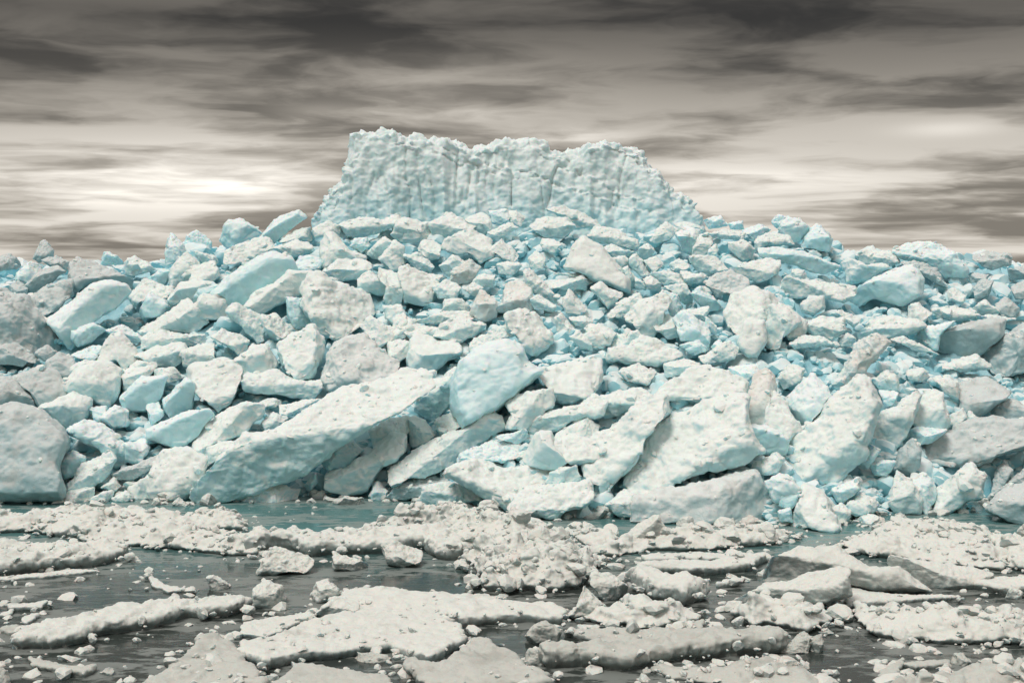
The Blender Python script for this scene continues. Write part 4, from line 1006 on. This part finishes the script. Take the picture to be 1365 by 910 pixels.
# ------------------------------------------------------------------- rubble --
def chunk_proto(seed, n=3):
    """A small angular lump: an icosphere cut by random planes and weathered."""
    import bmesh
    rg = np.random.default_rng(seed); bm = bmesh.new(); bmesh.ops.create_icosphere(bm, subdivisions=n, radius=1)
    v = np.array([p.co[:] for p in bm.verts]); f = np.array([[p.index for p in q.verts] for q in bm.faces]); bm.free()
    r = np.full(len(v), 1.15); pl = unit_rows(rg.normal(size=(9, 3)))
    hs = rg.uniform(.45, .82, 9)
    inv = (1 / 1.15) ** 26 * np.ones(len(v))
    for nrm, h in zip(pl, hs):
        c = v @ nrm; inv = inv + (np.clip(c, 1e-4, None) / h) ** 26
    v = v * (inv ** (-1 / 26))[:, None]
    v = v + unit_rows(v) * (.05 * fbm(v * 1.6 + seed * 3.3, 3) + .10 * shards(v * 1.25 + seed * 5.1))[:, None]
    return v * rg.uniform(.85, 1.15, 3), f


def unit_rows(a): return a / np.linalg.norm(a, axis=1)[:, None]


protos = [chunk_proto(s, 2) for s in range(24)]
fine = [chunk_proto(s + 60, 3) for s in range(24)]


def rots(n, rg):
    q = unit_rows(rg.normal(size=(n, 4))); a, b, c, d = q.T
    return np.stack([np.stack([1 - 2 * (c * c + d * d), 2 * (b * c - a * d), 2 * (b * d + a * c)], 1),
                     np.stack([2 * (b * c + a * d), 1 - 2 * (b * b + d * d), 2 * (c * d - a * b)], 1),
                     np.stack([2 * (b * d - a * c), 2 * (c * d + a * b), 1 - 2 * (b * b + c * c)], 1)], 1)


def scatter(name, spots, sizes, mat, rg, flat=.8, smooth=True):
    vs, fs, n0 = [], [], 0
    R = rots(len(spots), rg)
    for k, (p, s) in enumerate(zip(spots, sizes)):
        pv, pf = (fine if s > .3 else protos)[rg.integers(24)]
        w = (pv * rg.uniform(.8, 1.2, 3)) @ R[k].T * s; w[:, 2] *= flat
        vs.append(w + p); fs.append(pf + n0); n0 += len(pv)
    me = fast_mesh(name, np.concatenate(vs), np.concatenate(fs))
    me.set_sharp_from_angle(angle=.42)
    if not smooth: me.polygons.foreach_set('use_smooth', np.zeros(len(me.polygons), bool)); me.update()
    return link(name, me, mat)


# which parts of the slope the big blocks leave open (seen along the slope's own rays, 4 px cells)
G = 4; gw, gh = 1365 // G + 1, 910 // G + 1
cx_, cy_ = np.meshgrid(np.arange(gw) * G, np.arange(gh) * G); cells = np.c_[cx_.ravel(), cy_.ravel()].astype(float)
cover = np.full(len(cells), -1e9)
for r in recs:
    if r.fore: continue
    lo, hi = r.px.min(0) - 8, r.px.max(0) + 8
    m = ((cells >= lo) & (cells <= hi)).all(1); cover[m] = np.maximum(cover[m], poly_dist(r.px, cells[m]))
cover = cover.reshape(gh, gw)

rg = np.random.default_rng(5); spots, sizes = [], []
tries = 0
while len(spots) < 3000 and tries < 60000:
    tries += 1
    px, py = rg.uniform(-30, 1395), rg.uniform(285, 705)
    ix, iy = int(np.clip(px / G, 0, gw - 1)), int(np.clip(py / G, 0, gh - 1))
    cv = cover[iy, ix]
    if cv > 2 and rg.random() > .02: continue
    Y = slope_hit(px, py)
    if Y > 57.9: continue
    p = at(px, py, Y)
    if p[2] < .0: continue
    gap = max(0, -cv) if cv > -1e8 else 8
    s = float(np.clip(rg.lognormal(-1.45, .5), .09, .6)) * (1.0 if gap > 4 else .8)
    if gap > 7 and rg.random() < .3: s *= 1.5
    spots.append(p + np.array([0, .35 + .5 * s, -.25 - .2 * s])); sizes.append(min(s, .62))
for k in range(1500):                                                 # crest, flanks and far side
    x, y = rg.uniform(-46, 46), rg.uniform(42, 88)
    u = x / y * FPX + CX
    if 380 < u < 980 and 57 < y < 70: continue
    if 0 < u < 1365 and y < 56: continue
    z = float(slope_z(np.array([x]), np.array([y]))[0])
    if z < .1: continue
    s = float(np.clip(rg.lognormal(-1.0, .5), .12, 1.0)); spots.append(np.array([x, y, z - .35])); sizes.append(s)
for k in range(5200):                                                 # the flanks beyond the picture are heaped the same way
    x, y = rg.uniform(-60, 60), rg.uniform(39, 92)
    u = x / y * FPX + CX
    if -20 < u < 1385: continue
    z = float(slope_z(np.array([x]), np.array([y]))[0])
    if z < -.2: continue
    s = float(np.clip(rg.lognormal(-.75, .5), .15, 1.1)); spots.append(np.array([x, y, z - .25 - .2 * s])); sizes.append(s)
o = scatter('ice_rubble', spots, sizes, MAT['rubble'], rg)
tag(o, 'small broken ice packed in the gaps between the big blocks', 'ice rubble', None, 'stuff')

# snow crumbs and bits of broken ice lying on the blocks
spots, sizes = [], []
for r in recs:
    if r.fore or r.area < 500: continue
    v = get_co(r.obj.data); no = get_no(r.obj.data); up = np.flatnonzero((no[:, 2] > .45) & (no @ r.back < .5))
    if not len(up): continue
    for j in rg.choice(up, min(len(up), int(3 + r.area / (240 if r.style in 'wm' else 700))), replace=False):
        sz = float(np.clip(rg.lognormal(-2.6, .6), .03, .30)); spots.append(v[j] + r.loc - np.array([0, 0, sz * .25])); sizes.append(sz)
o = scatter('ice_crumbs', spots, sizes, MAT['w'], rg, .8)
tag(o, 'snow crumbs and bits of broken ice lying on the big blocks', 'ice crumbs', None, 'stuff')

# brash: crumbs on the rough floes and round their edges
spots, sizes = [], []
for F in floes:
    area = (F.d > 0).sum() * (.055 if F.H > .2 else .035) ** 2
    n = int(area * (3 + 20 * F.ro)); inside = np.flatnonzero(F.d > -.25)
    for j in rg.choice(inside, min(n, len(inside)), replace=False):
        if F.d[j] > .12 and perlin(np.array([[F.q[j, 0] * .8, F.q[j, 1] * .8, 3.3 + F.H]]))[0] < .05 - .35 * F.ro: continue
        s = float(np.clip(rg.lognormal(-2.8, .65), .02, .27)) * (.7 + .5 * F.ro)
        z = max(F.z[j], -.02); spots.append(np.array([F.q[j, 0], F.q[j, 1], z + s * .1])); sizes.append(s)
for k in range(900):                                                  # loose crumbs on the water
    px, py = rg.uniform(-20, 1385), rg.uniform(668, 912)
    p = on_level(px, py, 0)
    if perlin(np.array([[p[0] * .35, p[1] * .6, 1.1]]))[0] < .05: continue
    s = float(np.clip(rg.lognormal(-3.0, .5), .02, .14)); spots.append(np.array([p[0], p[1], 0])); sizes.append(s)
for F in floes:                                                       # thin plates broken off the edges
    ring = np.flatnonzero((F.d < -.08) & (F.d > -.6))
    n = int(len(ring) * (.06 if F.H > .2 else .035) ** 2 * 3.2)
    for j in rg.choice(ring, min(n, len(ring)), replace=False):
        s = float(np.clip(rg.lognormal(-2.2, .5), .04, .26)); spots.append(np.array([F.q[j, 0], F.q[j, 1], -.15 * s])); sizes.append(s)
for k in range(420):                                                  # fringe along the foot of the pile
    u = rg.uniform(-30, 1395); yb = np.interp(u, BASE_PX[:, 0], BASE_PX[:, 1]) + rg.uniform(-16, 5)
    p = on_level(u, yb, 0); s = float(np.clip(rg.lognormal(-2.0, .55), .05, .35)); spots.append(np.array([p[0], p[1], .02])); sizes.append(s)
o = scatter('brash_ice', spots, sizes, MAT['floe'], rg, .75, False)
tag(o, 'crumbs of brash ice lying on the floes and drifting between them', 'brash ice', None, 'stuff')

# ------------------------------------------------------------------- labels --
CAT = {'ice_block': 'ice block', 'ice_slab': 'ice slab', 'ice_boulder': 'ice boulder', 'ice_chunk': 'ice chunk', 'ice_fin': 'ice fin'}
heroes = [r for r in recs if r.handle]
SHADE = {'w': 'white', 'b': 'pale blue', 'g': 'grey', 's': 'light grey', 'n': 'brownish'}


def size_word(r):
    return 'small' if r.area < 420 else ('middling' if r.area < 1300 else 'large')


def form(r):
    e = r.px - r.c; w = np.cov(e.T); ev, vec = np.linalg.eigh(w); asp = math.sqrt(ev[1] / max(ev[0], 1e-6)); a = vec[:, 1]
    if asp > 1.5:
        if abs(a[0]) < .5: return 'upright'
        if abs(a[1]) < .22: return 'level'
        return 'right-rising' if a[0] * a[1] < 0 else 'left-rising'
    return {'ice_slab': 'flat', 'ice_fin': 'pointed'}.get(r.name, 'squat' if asp < 1.2 else 'angular')


def where(r, h):
    d = r.c - h.c
    hw = (h.px.max(0) - h.px.min(0)) / 2
    x, y = d / np.maximum(hw, 12)
    if abs(x) > abs(y) * 1.15: return 'right of' if x > 0 else 'left of'
    return 'below' if y > 0 else 'above'


used = {r.label for r in recs if r.label}
for r in recs:
    if not r.label:
        hs = sorted([h for h in heroes if h.fore == r.fore], key=lambda h: max(0.0, -float(poly_dist(h.px, r.c[None])[0])))
        kind = r.name.split('_')[1]
        best = None
        tries_ = []
        for h in hs[:3]: tries_.append(f'{size_word(r)} {SHADE[r.tint]} {form(r)} {kind} just {where(r, h)} {h.handle}')
        for h in hs[:4]:
            for g in hs[:6]:
                if g is not h: tries_.append(f'{size_word(r)} {SHADE[r.tint]} {form(r)} {kind} between {h.handle} and {g.handle}')
        tries_ = [t.replace('light grey', 'grey') for t in tries_]
        tries_ += [' '.join(t.split()[1:]) for t in tries_]
        for t in tries_:
            if t not in used and len(t.split()) <= 16: best = t; break
        r.label = best or min(tries_, key=lambda t: len(t.split())); used.add(r.label)
    if len(r.label.split()) > 16: print('LONG', r.label)
    tag(r.obj, r.label, CAT[r.name], 'ice blocks among the foreground floes' if r.fore else 'ice blocks heaped in the pile')
print('BLOCKS', len(recs), 'dups', len(recs) - len({r.label for r in recs}), 'maxwords', max(len(r.label.split()) for r in recs))
print('VERTS', sum(len(m.vertices) for m in bpy.data.meshes))
